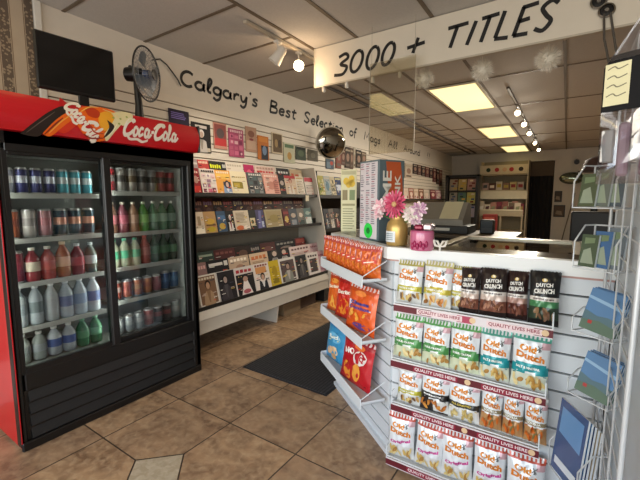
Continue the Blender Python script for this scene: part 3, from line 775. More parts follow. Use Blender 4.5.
# ================================================================== MAGAZINE RACK
RY0, RY1 = 1.87, 4.02
rwh = mat('#cfc6b8', .5, var=.04); rdk = mat('#1c1714', .5)
rk = thing('magazine_rack', 'long white tiered magazine rack between the cooler and the counter', 'magazine rack', (XW+.02, RY0, 0))
def rl(x): return x-(XW+.02)
L_ = RY1-RY0
tiers = [(1.405, -2.72), (1.045, -2.65), (.425, -2.55)]
bp_ = MB().box((0, 0, .3), (.012, L_, 1.60), mat('#a59a8a', .6)); bp_.build('back_panel', rk)
sd = MB(); sd.prism([(0, .2), (rl(-2.52), .2), (rl(-2.50), .47), (rl(-2.76), 1.76), (0, 1.76)], L_, L_+.02, rwh, 'y'); sd.build('end_panel', rk, True)
sd = MB(); sd.prism([(0, .2), (rl(-2.52), .2), (rl(-2.50), .47), (rl(-2.76), 1.76), (0, 1.76)], -.02, 0, rwh, 'y'); sd.build('end_panel', rk, True)
STEP = {0: [(-2.72, 1.405), (-2.80, 1.475), (-2.87, 1.475)], 1: [(-2.65, 1.045), (-2.75, 1.11), (-2.83, 1.11)], 2: [(-2.55, .425), (-2.64, .525), (-2.73, .625)]}
for k, st in STEP.items():
    m_ = MB(); x0, z0 = st[0]
    p_ = [(.012, z0-.02), (rl(x0)+.0, z0-.02), (rl(x0), z0)]
    for i in range(1, len(st)): p_ += [(rl(st[i][0])+.004+(.012 if i else 0), st[i-1][1]), (rl(st[i][0])+.004+.012, st[i][1])] if st[i][1] != st[i-1][1] else []
    p_ += [(.012, st[-1][1])]
    m_.prism(p_, .002, L_-.002, rdk if k < 2 else rwh, 'y')
    m_.box((rl(x0), .0, z0-.022), (rl(x0)+.008, L_, z0+.012), rdk, .001)
    m_.build('tier', rk, True)
MB().prism([(rl(-2.6), .21), (rl(-2.53), .21), (rl(-2.53), .33), (rl(-2.515), .335), (rl(-2.54), .403), (rl(-2.6), .403)], 0, L_, rwh, 'y').build('front_panel', rk, True)
for yy in (.05, 1.17): MB().prism([(0.02, 0), (rl(-2.60), 0), (rl(-2.57), .205), (.02, .205)], yy, yy+.02, rwh, 'y').build('foot_panel', rk, True)
MB().box((0.02, .0, .205), (rl(-2.6), L_, .215), mat('#8a8071', .6)).build('bottom_board', rk)
MB().box((rl(-2.71), 0, 0), (rl(-2.708), .07, .07), mat('#e8dcc0', .5)).build('price_card', rk).location = (0, onX(307, 200, -2.71).y-RY0-.03, 1.335)
def rowmags(k, row, items, hh, lean=R(13)):
    x0, z0 = STEP[k][row]; nm = ['front', 'middle', 'back'][row]; sh = ['top', 'middle', 'bottom'][k]; n_ = len(items)
    ys = [(onX(a, (y_), x0-.03).y, onX(b_, y_, x0-.03).y) for (a, b_, y_, c, its, d) in items]
    for i, (a, b_, y_, c, its, d) in enumerate(items):
        u0, u1 = ys[i]; h_ = hh if not isinstance(hh, (list, tuple)) else hh[i]
        lo = max(u0, RY0+.004)
        if i+1 < n_: u1 = min(u1, max(ys[i+1][0], lo+.05))
        if i: lo = max(lo, prev+.002)
        u1 = min(max(u1, lo+.04), RY1-.005); prev = u1
        if u1-lo < .03: continue
        magazine('%s magazine, %s in %s row of the %s rack tier' % (d, nth(i, n_), nm, sh), (x0-.018, (lo+u1)/2, z0+.001), u1-lo, h_, lean, c, its, 'magazines in the %s row of the %s tier' % (nm, sh))
pk = ['#c86a80', '#e8c8c8', '#7a3a4a', '#f0e4dc', '#a08090']; gyc = ['#3a3a3c', '#8a8a8a', '#c8c0b8', '#5a6a6a', '#2a2a2e']
rowmags(0, 0, [
 (193,201,185,'#8a2228',title('#d8c0b0',.8,3)+[('o',(.5,.55,.3,.15),'#b08878'),('r',(.1,.05,.9,.3),'#c03028')],'narrow red'),
 (202,217,185,'#eadbd0',collage(pk,3)+title('#3a3030'),'white and pink collage'),
 (217,232,185,'#e8a44a',[('r',(.05,.62,.95,.85),'#f0c060'),('r',(.45,.02,.95,.52),'#3a3a4a')]+person('#8aa0c0','#d8d8e0','#2a2a30','#c8a898',.7,.56)+title('#f4e2c0'),'orange yellow'),
 (232,248,185,'#e6d8b6',[('r',(.08,.25,.7,.55),'#8a7a30'),('r',(.15,.3,.5,.48),'#b8a040')]+title('#b09a60',.72,7,.06),'cream'),
 (249,264,185,'#55585a',collage(gyc,8)+title('#d8d4cc'),'dark grey collage'),
 (265,280,185,'#dfa091',[('r',(.05,.05,.6,.8),'#e8b4a4'),('o',(.45,.45,.3,.2),'#c88878')]+title('#f0d8cc')+lines('#a05a50',.6,.95,.1,.7,6),'salmon pink'),
 (280,286,185,'#1d1d20',[('o',(.5,.6,.3,.12),'#b8a8a0'),('r',(.1,.2,.9,.3),'#8a3030')],'narrow black'),
 (286,297,185,'#d8c0a8',person('#e8dcd0','#c8a890','#a02028','#d0a890',.5,.85)+[('r',(0,.86,1,1),'#b83038')],'red topped portrait'),
 (297,305,185,'#efe6d8',lines('#b8a890',.1,.9,.1,.8,8)+title('#c8a860'),'plain cream'),
 (306,314,185,'#efe4dc',[('r',(.0,.75,1,.98),'#c84a58')]+lines('#b8a8a0',.1,.9,.1,.6,6),'white and red'),
 (314,320,185,'#cfc0c8',lines('#b0a0a8',.1,.9,.1,.8,7),'pale lavender')], [.235]*11)
rowmags(0, 1, [
 (193,200,165,'#9a8a88',title('#d8d0c8',.8,3),'grey mauve'), (200,214,163,'#b8403a',title('#e8c8b0')+[('o',(.5,.55,.3,.15),'#d8a890')],'red'),
 (211,224,166,'#2c2c22',title('#d8e030',.72,5,.16),'yellow titled black'), (224,244,162,'#26262a',title('#d8d4cc',.76,7,.16),'white titled black'),
 (228,245,168,'#ddd2c2',title('#b8ac98'),'ivory') , (246,256,164,'#b02a5a',[('o',(.5,.6,.3,.2),'#d8607a')],'magenta'), (257,277,166,'#e2c4b8',title('#c84a50',.7,6,.1)+title('#b89888',.86),'pale pink'),
 (279,291,168,'#1e1c1e',title('#d8d4d0',.75,4,.12),'black and white'), (292,304,168,'#c8b090',collage(['#c86040','#e8d8c0','#6a6a4a'],5),'tan patchwork')], .255)
br = ['#3a1a18', '#4a2218', '#2a1818', '#402a22', '#33202a']
rowmags(1, 0, [
 (195,205,222,'#cbb9a0',[('r',(.1,.05,.9,.28),'#efe4d0'),('r',(.35,.4,.65,.8),'#9a8468')],'tan and white'), (205,217,222,'#b08a5a',[('o',(.5,.55,.38,.14),'#c8a040'),('o',(.5,.2,.4,.12),'#b8a02a'),('r',(.1,.35,.9,.42),'#6a4a28')],'golden brown food'),
 (218,227,222,'#3a5068',[('o',(.5,.3,.35,.15),'#b89a40'),('r',(.1,.6,.9,.8),'#4a6a90')],'slate blue'), (227,235,222,'#1e1a1c',person('#d8d0c8','#8a2a30','#e0d8d0','#b89080',.5,.8),'black and white figure'),
 (235,250,222,'#cfbfa8',lines('#9a8a74',.12,.88,.4,.92,8)+[('o',(.3,.15,.25,.12),'#c86a40'),('o',(.72,.15,.22,.1),'#e8d8c8')],'beige text'), (250,257,222,'#2a2a28',[('r',(.1,.2,.8,.6),'#cfc09a'),('o',(.4,.4,.2,.1),'#4a4a30')],'black and cream'),
 (257,265,222,'#4a4668',[('p',[(.1,0),(.5,0),(.7,.95),(.4,.95)],'#6a6a9a'),('r',(.6,.1,.85,.4),'#b8c0d8')],'purple blue'), (266,283,218,'#a89a78',[('r',(.08,.08,.92,.9),'#a08e66'),('o',(.5,.5,.28,.22),'#94824e')],'wide olive beige'),
 (284,290,216,'#5a2a2a',[('o',(.5,.4,.3,.2),'#c8a85a'),('r',(.1,.7,.9,.85),'#8a3a3a')],'maroon'), (290,298,216,'#4a5058',[('o',(.5,.6,.3,.14),'#b8a898'),('r',(.2,.05,.8,.35),'#8a9098')],'blue grey'),
 (298,305,216,'#77726a',[('o',(.5,.6,.28,.14),'#d8c8b8'),('r',(.1,.05,.9,.3),'#3a4a48')],'grey portrait'), (305,312,215,'#5a7472',[('r',(.1,.05,.9,.45),'#cfd4d0'),('o',(.5,.7,.3,.12),'#9ab0a8')],'teal and white')], .205)
rowmags(1, 1, [(195+10*i, 205+10*i, 212-.5*i, br[i % 5], title(['#8a5a48','#6a4a60','#a07a50','#884040','#7a6a5a'][i % 5], .74, 4, .14)+[('o',(.5,.5,.3,.16),'#5a3a30')], d) for i, d in enumerate(('dark plum','dark brown','oxblood','dusky violet','deep brown','brick brown','dim red','brown black','dark chestnut','rust brown','dim purple'))], .265)
rowmags(2, 0, [
 (200,219,293,'#d8d0c4',[('r',(.06,.05,.94,.95),'#7a5a42')]+person('#a88868','#8a6a4c','#2a1a14','#b89070',.5,.8)+title('#cfc0a8',.84,6,.08),'brown portrait'),
 (219,238,289,'#bdb6b0',[('r',(.06,.0,.98,.98),'#201c20')]+person('#3a3438','#4a4448','#141214','#a08a80',.45,.85),'black framed'),
 (237,256,283,'#d2c8c0',[('r',(.04,.0,.96,.74),'#1c181a'),('p',[(.2,0),(.8,0),(.6,.5),(.4,.5)],'#e4d8d0'),('o',(.5,.56,.13,.1),'#b08a78'),('o',(.5,.12,.2,.08),'#b05a60')]+title('#a83038',.8,4,.12),'white robed figure'),
 (256,271,274,'#e2d4c8',[('r',(.1,.62,.8,.86),'#cf8f58')]+person('#24242a','#d8d4d0','#3a2a20','#c09880',.5,.62)+title('#8a4a40',.88,5,.08),'dark suited man'),
 (271,281,272,'#c9aa22',[('o',(.5,.55,.25,.25),'#a88a18'),('r',(.2,.1,.8,.3),'#8a7418')],'bright yellow'),
 (281,297,269,'#dcd6ce',[('r',(.08,.04,.92,.9),'#5c4a48')]+person('#8a8a80','#b8b0a8','#2a2422','#a88a7a',.5,.8),'white bordered group'),
 (297,309,266,'#bcb2aa',[('r',(.04,.02,.92,.98),'#2a2728')]+person('#4a4648','#6a6460','#1a1818','#8f7a70',.5,.9),'black portrait'),
 (309,320,263,'#e6dcd6',[('r',(.18,.12,.8,.72),'#4a403e')]+title('#5a4a4a',.8,4,.1),'white with dark inset'),
 (320,327,260,'#d0a8ae',[('r',(.1,.1,.9,.6),'#c890a0')]+title('#a85a70',.76,3,.1),'dusty pink')], .275)
rowmags(2, 1, [
 (200,209,270,'#8a6a66',title('#d8a8a0',.78,3,.12),'mauve'), (209,231,266,'#1a1618',[('r',(.1,.80,.72,.90),'#cfc8c0'),('r',(.78,.76,.95,.93),'#cfc8c0')],'black with pale bar'),
 (231,251,262,'#bfa48a',title('#efe0cc',.82,5,.11)+[('o',(.5,.5,.25,.2),'#a88068')],'tan white titled'), (252,270,250,'#d6b898',title('#cf7a48',.76,4,.14)+lines('#a08060',.1,.9,.5,.7,4),'peach titled'),
 (270,291,252,'#242224',person('#b8b0a8','#8a8480','#4a403a','#c8b0a0',.3,1.0)+person('#b8b0a8','#8a8480','#3a302a','#c8b0a0',.75,1.0),'two faced black'), (292,312,248,'#e2ccc6',title('#7a5a58',.82,6,.09)+lines('#c8a8a0',.1,.9,.5,.74,4),'off white'), (312,326,244,'#d8b8bc',title('#a06a74',.8,4,.09),'rose')], .27)
rowmags(2, 2, [
 (199,216,254,'#3a4a40',[('r',(.1,.8,.9,.88),'#a8b8a0')],'dark green'), (216,237,250,'#5a2a28',title('#8a5048',.8,4,.1),'oxblood red'), (237,252,246,'#33241e',[('o',(.5,.7,.3,.15),'#6a4a3c')],'dark brown'),
 (252,262,242,'#2a2626',title('#a09088',.74,4,.14),'black lettered'), (262,277,243,'#5a302c',[('o',(.5,.7,.3,.14),'#7a4a44')],'dull red'), (277,297,240,'#262426',title('#9a948c',.8,5,.1)+[('o',(.5,.6,.3,.12),'#8a7a70')],'black faced'), (297,307,238,'#7a3434',[('r',(.1,.75,.9,.95),'#b0584e')],'bright red')], .25)
# boxes on the floor under the rack
for i, (pa, pb_, dd_, lab) in enumerate((((281,316),(297,309),.14,'plain cardboard box on the floor under the magazine rack'), ((308,311),(320,303.5),.13,'long dark brown box on the floor under the rack end'))):
    a, b2 = onZ(*pa, 0), onZ(*pb_, 0); xx = -2.66 if i == 0 else -2.68
    w = b2.y-a.y
    t = thing('cardboard_box', lab, 'box', (xx, a.y, 0)); c = '#8a7356' if i == 0 else '#4a3424'
    MB().box((-.28, 0, 0), (0, w, dd_), mat(c, .8), .004).build('carton', t); MB().box((-.27, w*.46, dd_), (.0015, w*.54, dd_+.0012), mat('#a08a68', .4)).build('packing_tape', t)

# second rack bay beyond the end panel
r2 = thing('magazine_rack', 'dark far magazine rack bay beyond the white end panel', 'magazine rack', (XW+.02, RY1+.03, 0))
L2 = 2.3
MB().box((0, 0, .2), (.012, L2, 1.65), rdk).build('back_panel', r2)
for (z0, x0) in ((1.40, -2.72), (.95, -2.66), (.5, -2.6)): MB().box((.012, 0, z0-.03), (rl(x0), L2, z0), rdk).box((rl(x0), 0, z0-.03), (rl(x0)+.008, L2, z0+.015), rdk).build('shelf', r2)
MB().box((.0, 0, 0), (rl(-2.62), L2, .2), rdk).build('plinth', r2)
MB().box((.0, 0, .2), (rl(-2.74), .012, 1.72), rdk).build('side_panel', r2)
def bay(items, z0, x0, hh, nm):
    n_ = len(items)
    for i, (a, b_, y_, c, its, d) in enumerate(items):
        u0, u1 = onX(a, y_, x0).y, onX(b_, y_, x0).y
        magazine('%s magazine, %s on the far rack bay\'s %s shelf' % (d, nth(i, n_), nm), (x0-.03, (u0+u1)/2, z0+.001), (u1-u0)*.97, hh, R(12), c, its, 'magazines on the far bay %s shelf' % nm)
bay([(322,328,186,'#b8b05a',collage(['#8aa04a','#e0d8b0','#4a5a3a'],2),'yellow green'), (328,334,186,'#a8b4b8',[('o',(.5,.5,.3,.25),'#6a8a9a')]+title('#d8d0c0'),'pale blue'), (334,339,187,'#c8bca0',collage(['#e8d8b0','#6a6a5a'],4),'beige'), (339,345,188,'#2c3e6a',[('r',(.1,.3,.9,.6),'#c8d0e0')]+title('#e0d8a0'),'navy'), (345,352,188,'#c8b890',title('#8a4a30'),'sand')], 1.40, -2.73, .28, 'upper')
bay([(323,327,218,'#23262a',person('#4a5058','#8a8a90'),'charcoal'), (328,333,217,'#3a3c44',person('#5a6068','#b8b8b8','#1a1a1a','#a89080'),'slate'), (333,338,216,'#6a605a',person('#d8d0c8','#8a8078'),'taupe'), (338,343,216,'#2e2a2a',person('#8a3a3a','#c8b8a8'),'black')], .95, -2.67, .28, 'lower')

# ================================================================== THINGS HUNG ON THE LEFT SLATWALL
wallm = [(169,189,110,124,'#2a2236',lines('#7a6ab0',.1,.9,.35,.85,4),'small dark framed notice, high on the slatwall above the cooler','framed notice'),
 (192,211,123,152,'#1e1c1c',[('r',(.05,.03,.95,.16),'#b8ac98'),('r',(.2,.82,.8,.92),'#c8c0b8')]+person('#b8b0a8','#8a8278','#d0c8c0','#b09888',.5,.76),'black magazine with a white figure, first on the slatwall beside the cooler','magazine'),
 (214,227,123,149,'#c08a78',[('r',(.06,.12,.94,.94),'#8a4a44'),('r',(.06,.12,.94,.4),'#b83838'),('o',(.5,.6,.3,.2),'#5a4a4a')],'red portrait magazine, second on the slatwall from the cooler','magazine'),
 (229,244,129,157,'#a84a6a',collage(['#c86a88','#d8a8b0','#7a3050','#b85a78'],6)+title('#e0b8c0'),'magenta magazine, third on the slatwall from the cooler','magazine'),
 (246,257,127,152,'#b59078',[('o',(.5,.72,.3,.14),'#8a5a48'),('r',(.1,.1,.9,.45),'#c8a890'),('o',(.5,.5,.2,.05),'#8a4040')],'tan magazine, fourth on the slatwall from the cooler','magazine'),
 (258,269,136,160,'#c8752c',[('r',(.3,.02,.92,.6),'#2a2c38'),('o',(.6,.4,.2,.2),'#7a90b0'),('r',(.1,.75,.9,.95),'#d88a38')],'orange magazine with dark figure, hung on the slatwall','magazine'),
 (272,283,133,154,'#cfc0a4',[('r',(.1,.08,.92,.95),'#6a5438'),('o',(.4,.5,.14,.2),'#a88a5a'),('o',(.7,.5,.14,.2),'#4a3a2a')],'cream framed brown magazine, high on the slatwall','magazine'),
 (284,295,143,163,'#c4c4a8',[('o',(.5,.35,.2,.2),'#b8904a'),('r',(.1,.75,.9,.92),'#5a7a5a')],'pale green magazine on the slatwall, left of two dark ones','magazine'),
 (296,306,147,160,'#3c4a3a',[('o',(.5,.5,.3,.25),'#5a6a50'),('r',(.1,.8,.9,.95),'#1a1e1a')],'dark green magazine on the slatwall near the round mirror','magazine'),
 (308,318,150,161,'#6a6658',[('o',(.5,.5,.25,.25),'#8a8678')],'grey magazine on the slatwall just left of the round mirror','magazine'),
 (326,334,159,169,'#4a5a6a',[('r',(.1,.1,.6,.7),'#6a8090'),('o',(.7,.6,.2,.2),'#b84a3a')],'blue grey magazine on the slatwall under the round mirror','magazine')]
for i, (a, b_, y0_, y1_, c, its, lab, cat) in enumerate(wallm):
    p0, p1_ = onX(a, (y0_+y1_)/2, XW+.03), onX(b_, (y0_+y1_)/2, XW+.03); pc = onX((a+b_)/2, y1_, XW+.03); pt = onX((a+b_)/2, y0_, XW+.03)
    magazine(lab, (XW+.028, (p0.y+p1_.y)/2, pc.z), p1_.y-p0.y, pt.z-pc.z, R(2), c, its, None if cat != 'magazine' else 'magazines hung on the slatwall', cat=cat, name='hanging_magazine' if cat == 'magazine' else 'hanging_notice')
# film cases farther along the wall
fc = [(336,341,144,168,'#8a4a3a','brick'), (341,345,149,165,'#5a3428','brown'), (345,350,147,168,'#3a2c22','dark brown'), (350,353,148,169,'#5c4434','umber'), (353.4,355.2,148,168,'#b8b0a0','white spined'), (356,361,150,168,'#2c221c','black'), (361.5,366,152,165,'#6a5a48','khaki'),
 (405,412,164,178,'#c8b8a4','cream'), (413,417,164,174,'#3a2a2a','black red'), (417.5,421,165,175,'#5a3a34','chestnut'), (421.5,425,166,176,'#2e2424','dark'), (425.5,429,167,177,'#6a3a3a','wine'), (429.5,432.5,168,178,'#3a2a2a','sooty'), (433,436,168,182,'#5a2428','crimson'), (436.5,439,169,184,'#2a1c1c','ebony'), (439.5,442,170,186,'#7a4a44','rose brown')]
for i, (a, b_, y0_, y1_, c, d) in enumerate(fc):
    xx = XW+.03; p0, p1_ = onX(a, (y0_+y1_)/2, xx), onX(b_, (y0_+y1_)/2, xx); pc = onX((a+b_)/2, y1_, xx); pt = onX((a+b_)/2, y0_, xx)
    its = title('#b8a890',.8,4,.1)+[('o',(.5,.5,.3,.2),'#9a7a68'),('r',(.15,.08,.85,.2),'#6a5a50')]
    seg = 'between the round mirror and the tall box' if i < 7 else 'on the far left wall beyond the tall box'
    k_, n_ = (i, 7) if i < 7 else (i-7, 9)
    magazine('%s film case, %s %s' % (d, nth(k_, n_), seg), (xx-.002, (p0.y+p1_.y)/2, pc.z), p1_.y-p0.y, pt.z-pc.z, 0, c, its, 'film cases on the far left wall', cat='film case', name='hanging_film_case', th=.014)
# lower far cards
fl = [(404,409,180,194,'#d8c0b0','pale pink'), (409.5,414,181,194,'#a86a5a','terracotta'), (414.5,419,179,193,'#d0b49a','peach'), (419.5,424,181,194,'#8a5a40','brown'), (424.5,430,180,195,'#c8b8a8','cream'), (431,436,184,196,'#8a4048','red patterned'), (436.5,442,186,197,'#b88a90','rose patterned')]
for i, (a, b_, y0_, y1_, c, d) in enumerate(fl):
    xx = XW+.10; p0, p1_ = onX(a, (y0_+y1_)/2, xx), onX(b_, (y0_+y1_)/2, xx); pc = onX((a+b_)/2, y1_, xx); pt = onX((a+b_)/2, y0_, xx)
    magazine('%s greeting card, %s on the far left wall ledge' % (d, nth(i, 7)), (xx, (p0.y+p1_.y)/2, 1.3635), p1_.y-p0.y, .24, R(6), c, title('#e8d8c8',.78,4,.12)+[('o',(.5,.45,.3,.2),'#e0c8b8')]+collage(['#a04a50','#e8d8d0'],i,.1,.05,.9,.3,3,1), 'greeting cards on the far ledge', cat='greeting card', name='greeting_card')
la, lb = onX(403, 195, XW+.1), onX(443, 198, XW+.1)
tag(MB().box((XW+.018, la.y, 1.33), (XW+.17, lb.y, 1.36), mat('#2a211a', .6), .003).build('wall_ledge'), 'dark ledge along the far left wall under the cards', 'shelf')
# round security mirror
mc = onX(329, 143, -2.86); t = thing('security_mirror', 'round convex security mirror mounted on the left slatwall', 'mirror', (XW+.02, mc.y, mc.z))
dv = Vector((.75, -.62, -.22)).normalized(); qv = Matrix.Translation((.20, 0, 0)) @ dv.to_track_quat('Z', 'Y').to_matrix().to_4x4()
m_ = MB(); m_.T = qv; RM = .215
m_.lathe([(RM*math.sin(a*.12), .075*math.cos(a*.12)*1.0) for a in range(13, 1, -1)]+[(.01, .0749)], mat('#a8a49a', .04, 1.0), 28, capb=False); m_.build('mirror_dome', t)
m_ = MB(); m_.T = qv; m_.lathe([(RM*.98,-.012),(RM*1.04,-.006),(RM*1.04,.006),(RM*.99,.012)], mat('#d0c8b8', .35), 28); m_.build('rim', t)
MB().tube([(-.018, 0, 0), (.1, 0, .0), (.19, 0, 0)], .012, mat('#4a443c', .4), 8).build('bracket', t)

# ================================================================== COUNTER
C0 = Vector((-.72, 1.75)); P1 = Vector((-1.335, 2.225))
cw = mat('#d5d9dc', .4, var=.02); cg = mat('#3c3a3c', .7)
ct = thing('shop_counter', 'white slatwall counter with an angled left end', 'counter', (0, 0, 0))
XE = .168
sl = MB(); slat(sl, slat_profile(.0, 1.06, .082, .009, .018, .013), (XE, C0.y+.018), (C0.x+.012, C0.y+.018), cw, cg); sl.build('front_slatwall', ct, True)
# offset side: left of a->b; make sure the profile faces the shopper
sl = MB(); slat(sl, slat_profile(.0, 1.06, .082, .009, .018, .013), (C0.x+.011, C0.y+.0142), (P1.x+.011, P1.y+.0142), cw, cg); sl.build('angled_slatwall', ct, True)
sl = MB(); slat(sl, slat_profile(.0, 1.06, .082, .009, .018, .013), (P1.x+.018, P1.y), (P1.x+.018, P1.y+.35), cw, cg); sl.build('end_slatwall', ct, True)
n_ = Vector((-.611, -.791)); ov = .035
top = [(XE, C0.y-ov), (C0.x-.015, C0.y-ov), (P1.x-ov*1.1, P1.y-.012), (P1.x-ov*1.1, P1.y+.36), (-.98, P1.y+.36), (-.64, 1.93), (XE, 1.93)]
wt = mat('#dfe0df', .3, var=.02); tm = MB().prism([top[0], top[1], (-.64, 1.93), top[6]], 1.062, 1.122, wt).prism([top[1], top[2], top[3], top[4], top[5]], 1.062, 1.122, wt); tm.build('worktop', ct, True)
MB().prism([(XE, C0.y+.01), (C0.x-.0, C0.y+.012), (-.64, 1.93), (XE, 1.93)], 1.121, 1.1223, mat('#4a4034', .12, var=.1)).prism([(C0.x, C0.y+.012), (P1.x-.0, P1.y+.035), (P1.x, P1.y+.36), (-.98, P1.y+.36), (-.64, 1.93)], 1.121, 1.1223, mat('#4a4034', .12, var=.1)).build('counter_inlay', ct, True)
eb = mat('#b98f86', .5)
MB().prism([(XE, C0.y-.012), (C0.x-.008, C0.y-.012), (C0.x+.02, C0.y+.06), (XE, C0.y+.06)], 1.050, 1.062, eb).prism([(C0.x-.008, C0.y-.012), (P1.x-.012, P1.y-.004), (P1.x+.03, P1.y+.05), (C0.x+.02, C0.y+.06)], 1.050, 1.062, eb).build('edge_band', ct, True)
MB().prism([(C0.x-.012, C0.y-.014), (C0.x, C0.y+.02), (XE, C0.y+.02), (XE, C0.y-.014)], 0, .028, cw).prism([(C0.x-.012, C0.y-.014), (P1.x-.012, P1.y-.012), (P1.x, P1.y+.02), (C0.x, C0.y+.02)], 0, .028, cw).build('plinth', ct, True)
# glass display case behind the worktop
gc = thing('display_case', 'glass topped display case behind the white counter', 'display case', (-.3, 2.35, 0))
al = mat('#a79c86', .35, .4); dkw = mat('#2a231b', .6)
gx0, gx1, gy0, gy1 = -.30, .80, 1.945-2.35, 2.74-2.35
MB().box((gx0, gy0, .0), (gx1, gy1, .80), dkw).box((gx0, gy1-.03, .8), (gx1, gy1, 1.07), dkw).box((gx0, gy0, .8), (gx0+.03, gy1, 1.07), dkw).box((gx0, gy0, .8), (gx1, gy0+.01, 1.07), dkw).build('case_body', gc)
fm_ = MB()
for a in ((gx0, gy0, gx1, gy0+.035), (gx0, gy1-.07, gx1, gy1), (gx0, gy0, gx0+.05, gy1), (gx1-.05, gy0, gx1, gy1), (.34, gy0, .38, gy1)): fm_.box((a[0], a[1], 1.072), (a[2], a[3], 1.105), al, .003)
fm_.build('frame', gc)
MB().box((gx0+.02, gy0+.02, 1.088), (gx1-.02, gy1-.03, 1.094), glass('case', '#cfcfc4', .10, .015)).build('glass_top', gc)
pp = onZ(453, 252, 1.106)
tag(MB().box((pp.x-.11, pp.y-.035, 1.1055), (pp.x+.07, pp.y+.03, 1.1075), mat('#c8c2b4', .5)).build('paper_slip'), 'pale paper slip lying on the glass display case', 'paper')
# register desk behind
ds = thing('back_desk', 'dark desk behind the display case holding the register', 'desk', (-1.0, 3.45, 0))
MB().box((-.75, -.25, 1.03), (.68, .35, 1.06), mat('#5a4d3a', .5), .004).build('desk_top', ds)
MB().box((-.73, -.2, 0), (.66, .33, 1.03), dkw).build('desk_body', ds)
rg = thing('cash_register', 'grey cash register on the desk beyond the display case', 'cash register', (-.93, 3.45, 1.0605))
MB().box((-.25, -.17, 0), (.25, .17, .07), mat('#26231f', .5), .006).build('cash_drawer', rg)
MB().prism([(-.15,.07),(.17,.07),(.17,.25),(.05,.27),(-.15,.12)], -.24, .2, mat('#8a8478', .5), 'x').build('casing', rg, True)
MB().prism([(-.145,.128),(-.145,.132),(.045,.276),(.045,.272)], -.0, .16, mat('#d8d0ac', .5), 'x').build('keyboard', rg, True)
MB().box((-.10, -.176, .025), (.1, -.171, .05), mat('#d8d4c8', .5)).build('drawer_label', rg)
cm_ = thing('card_terminal', 'black card terminal standing right of the cash register', 'card terminal', (-.56, 3.5, 1.0605))
MB().box((-.06, -.05, 0), (.05, .05, .12), black, .008).build('housing', cm_); MB().box((-.05, -.0515, .05), (.04, -.0495, .105), mat('#2a2f33', .2)).build('screen', cm_)
# things standing on the counter end
yp = thing('leaflet_stand', 'yellow and white leaflet card standing at the left counter end', 'leaflet', (-1.27, 2.275, 1.1225), (0, 0, R(14)))
MB().box((-.055, 0, 0), (.055, .008, .44), mat('#d8d2a8', .5)).prism([(-.05,.0),(.05,.0),(.05,.06),(-.05,.06)], 0, .012, mat('#c8c0a0', .5)).build('card', yp)
lf = MB()
def Pl(u, v): return (u, -.0008, v)
for (cx_, cz_) in ((-.018,.36),(.02,.375),(.0,.34),(.024,.345)):
    lf.add([Pl(cx_+.022*math.cos(i*PI/5), cz_+.026*math.sin(i*PI/5)) for i in range(10)], [tuple(range(10))], mat('#e0b820', .5))
for (u0, v0, u1, v1, c) in ((-.05,.405,.05,.43,'#b8b088'), (-.045,.23,-.008,.3,'#8a7a50'), (.006,.23,.045,.3,'#7a8a5a'), (-.045,.19,.045,.205,'#9a9468')): lf.add([Pl(u0,v0),Pl(u1,v0),Pl(u1,v1),Pl(u0,v1)], [(0,1,2,3)], mat(c, .5))
for k in range(9): lf.add([Pl(-.042,.03+.017*k),Pl(.03+.012*(k % 2),.03+.017*k),Pl(.03+.012*(k % 2),.036+.017*k),Pl(-.042,.036+.017*k)], [(0,1,2,3)], mat('#8d8a62', .5))
lf.build('print', yp)
BW, BD, BH = .18, .185, .455
bc = onZ(378, 241.5, 1.1225); ba = R(62)
bx_ = bc.x+BW/2*math.cos(ba)-BD/2*math.sin(ba); by_ = bc.y+BW/2*math.sin(ba)+BD/2*math.cos(ba)
bxq = thing('display_box', 'tall grey and orange display box standing on the counter end', 'display box', (bx_, by_, 1.1225), (0, 0, ba))
tl = mat('#56656a', .45); MB().box((-BW/2, -BD/2, 0), (BW/2, BD/2, BH), tl, .002).build('carton', bxq)
ar = MB(); og = mat('#b8532a', .45)
F1 = lambda u, v: (u, -BD/2-.0012, v); F2 = lambda u, v: (-BW/2-.0012, -u, v)
ar.add([F1(-.045,.445), F1(.06,.445)]+[F1(.06+.02*math.sin(i*PI/8), .445-.4*i/8) for i in range(1, 5)]+[F1(.02,.13), F1(-.02,.26)], [tuple(range(8))], og)
for t_, cx_, cy_, w_, h_, sz in (('ME', -.035, .315, .16, .06, 1), ('INK', .04, .30, .15, .04, 1)): put_text(ar, t_, lambda u, v: F1(u, v) if False else (u, -BD/2-.0022, v), cx_, cy_, w_, h_, mat('#ddd8cc', .5), .02, 0, R(90))
ar.add([F2(-.085,.01), F2(.08,.01), F2(.08,.445), F2(-.085,.445)], [(0,1,2,3)], mat('#d6cdd0', .5))
rd = random.Random(4)
for cxx in (-.08, -.028, .024):
    for k in range(28):
        if rd.random() < .88: v_ = .095+k*.0125; ar.add([(-BW/2-.002, -cxx, v_), (-BW/2-.002, -(cxx+.04*rd.uniform(.5, 1)), v_), (-BW/2-.002, -(cxx+.04*rd.uniform(.5, 1)), v_+.006), (-BW/2-.002, -cxx, v_+.006)], [(0,1,2,3)], mat(rd.choice(['#8a8088', '#a8707c', '#77737c']), .5))
ar.build('box_print', bxq, False)
st = MB(); st.add([(-BW/2-.003, -(.0+.042*math.cos(i*PI/6)), .055+.045*math.sin(i*PI/6)) for i in range(12)], [tuple(range(12))], mat('#2bd24a', .5)); st.add([(-BW/2-.0034, -(.0+.02*math.cos(i*PI/3)), .055+.02*math.sin(i*PI/3)) for i in range(6)], [tuple(range(6))], mat('#117a2c', .5)); so = st.build('sticker', bxq); so['label'] = 'bright green price sticker'
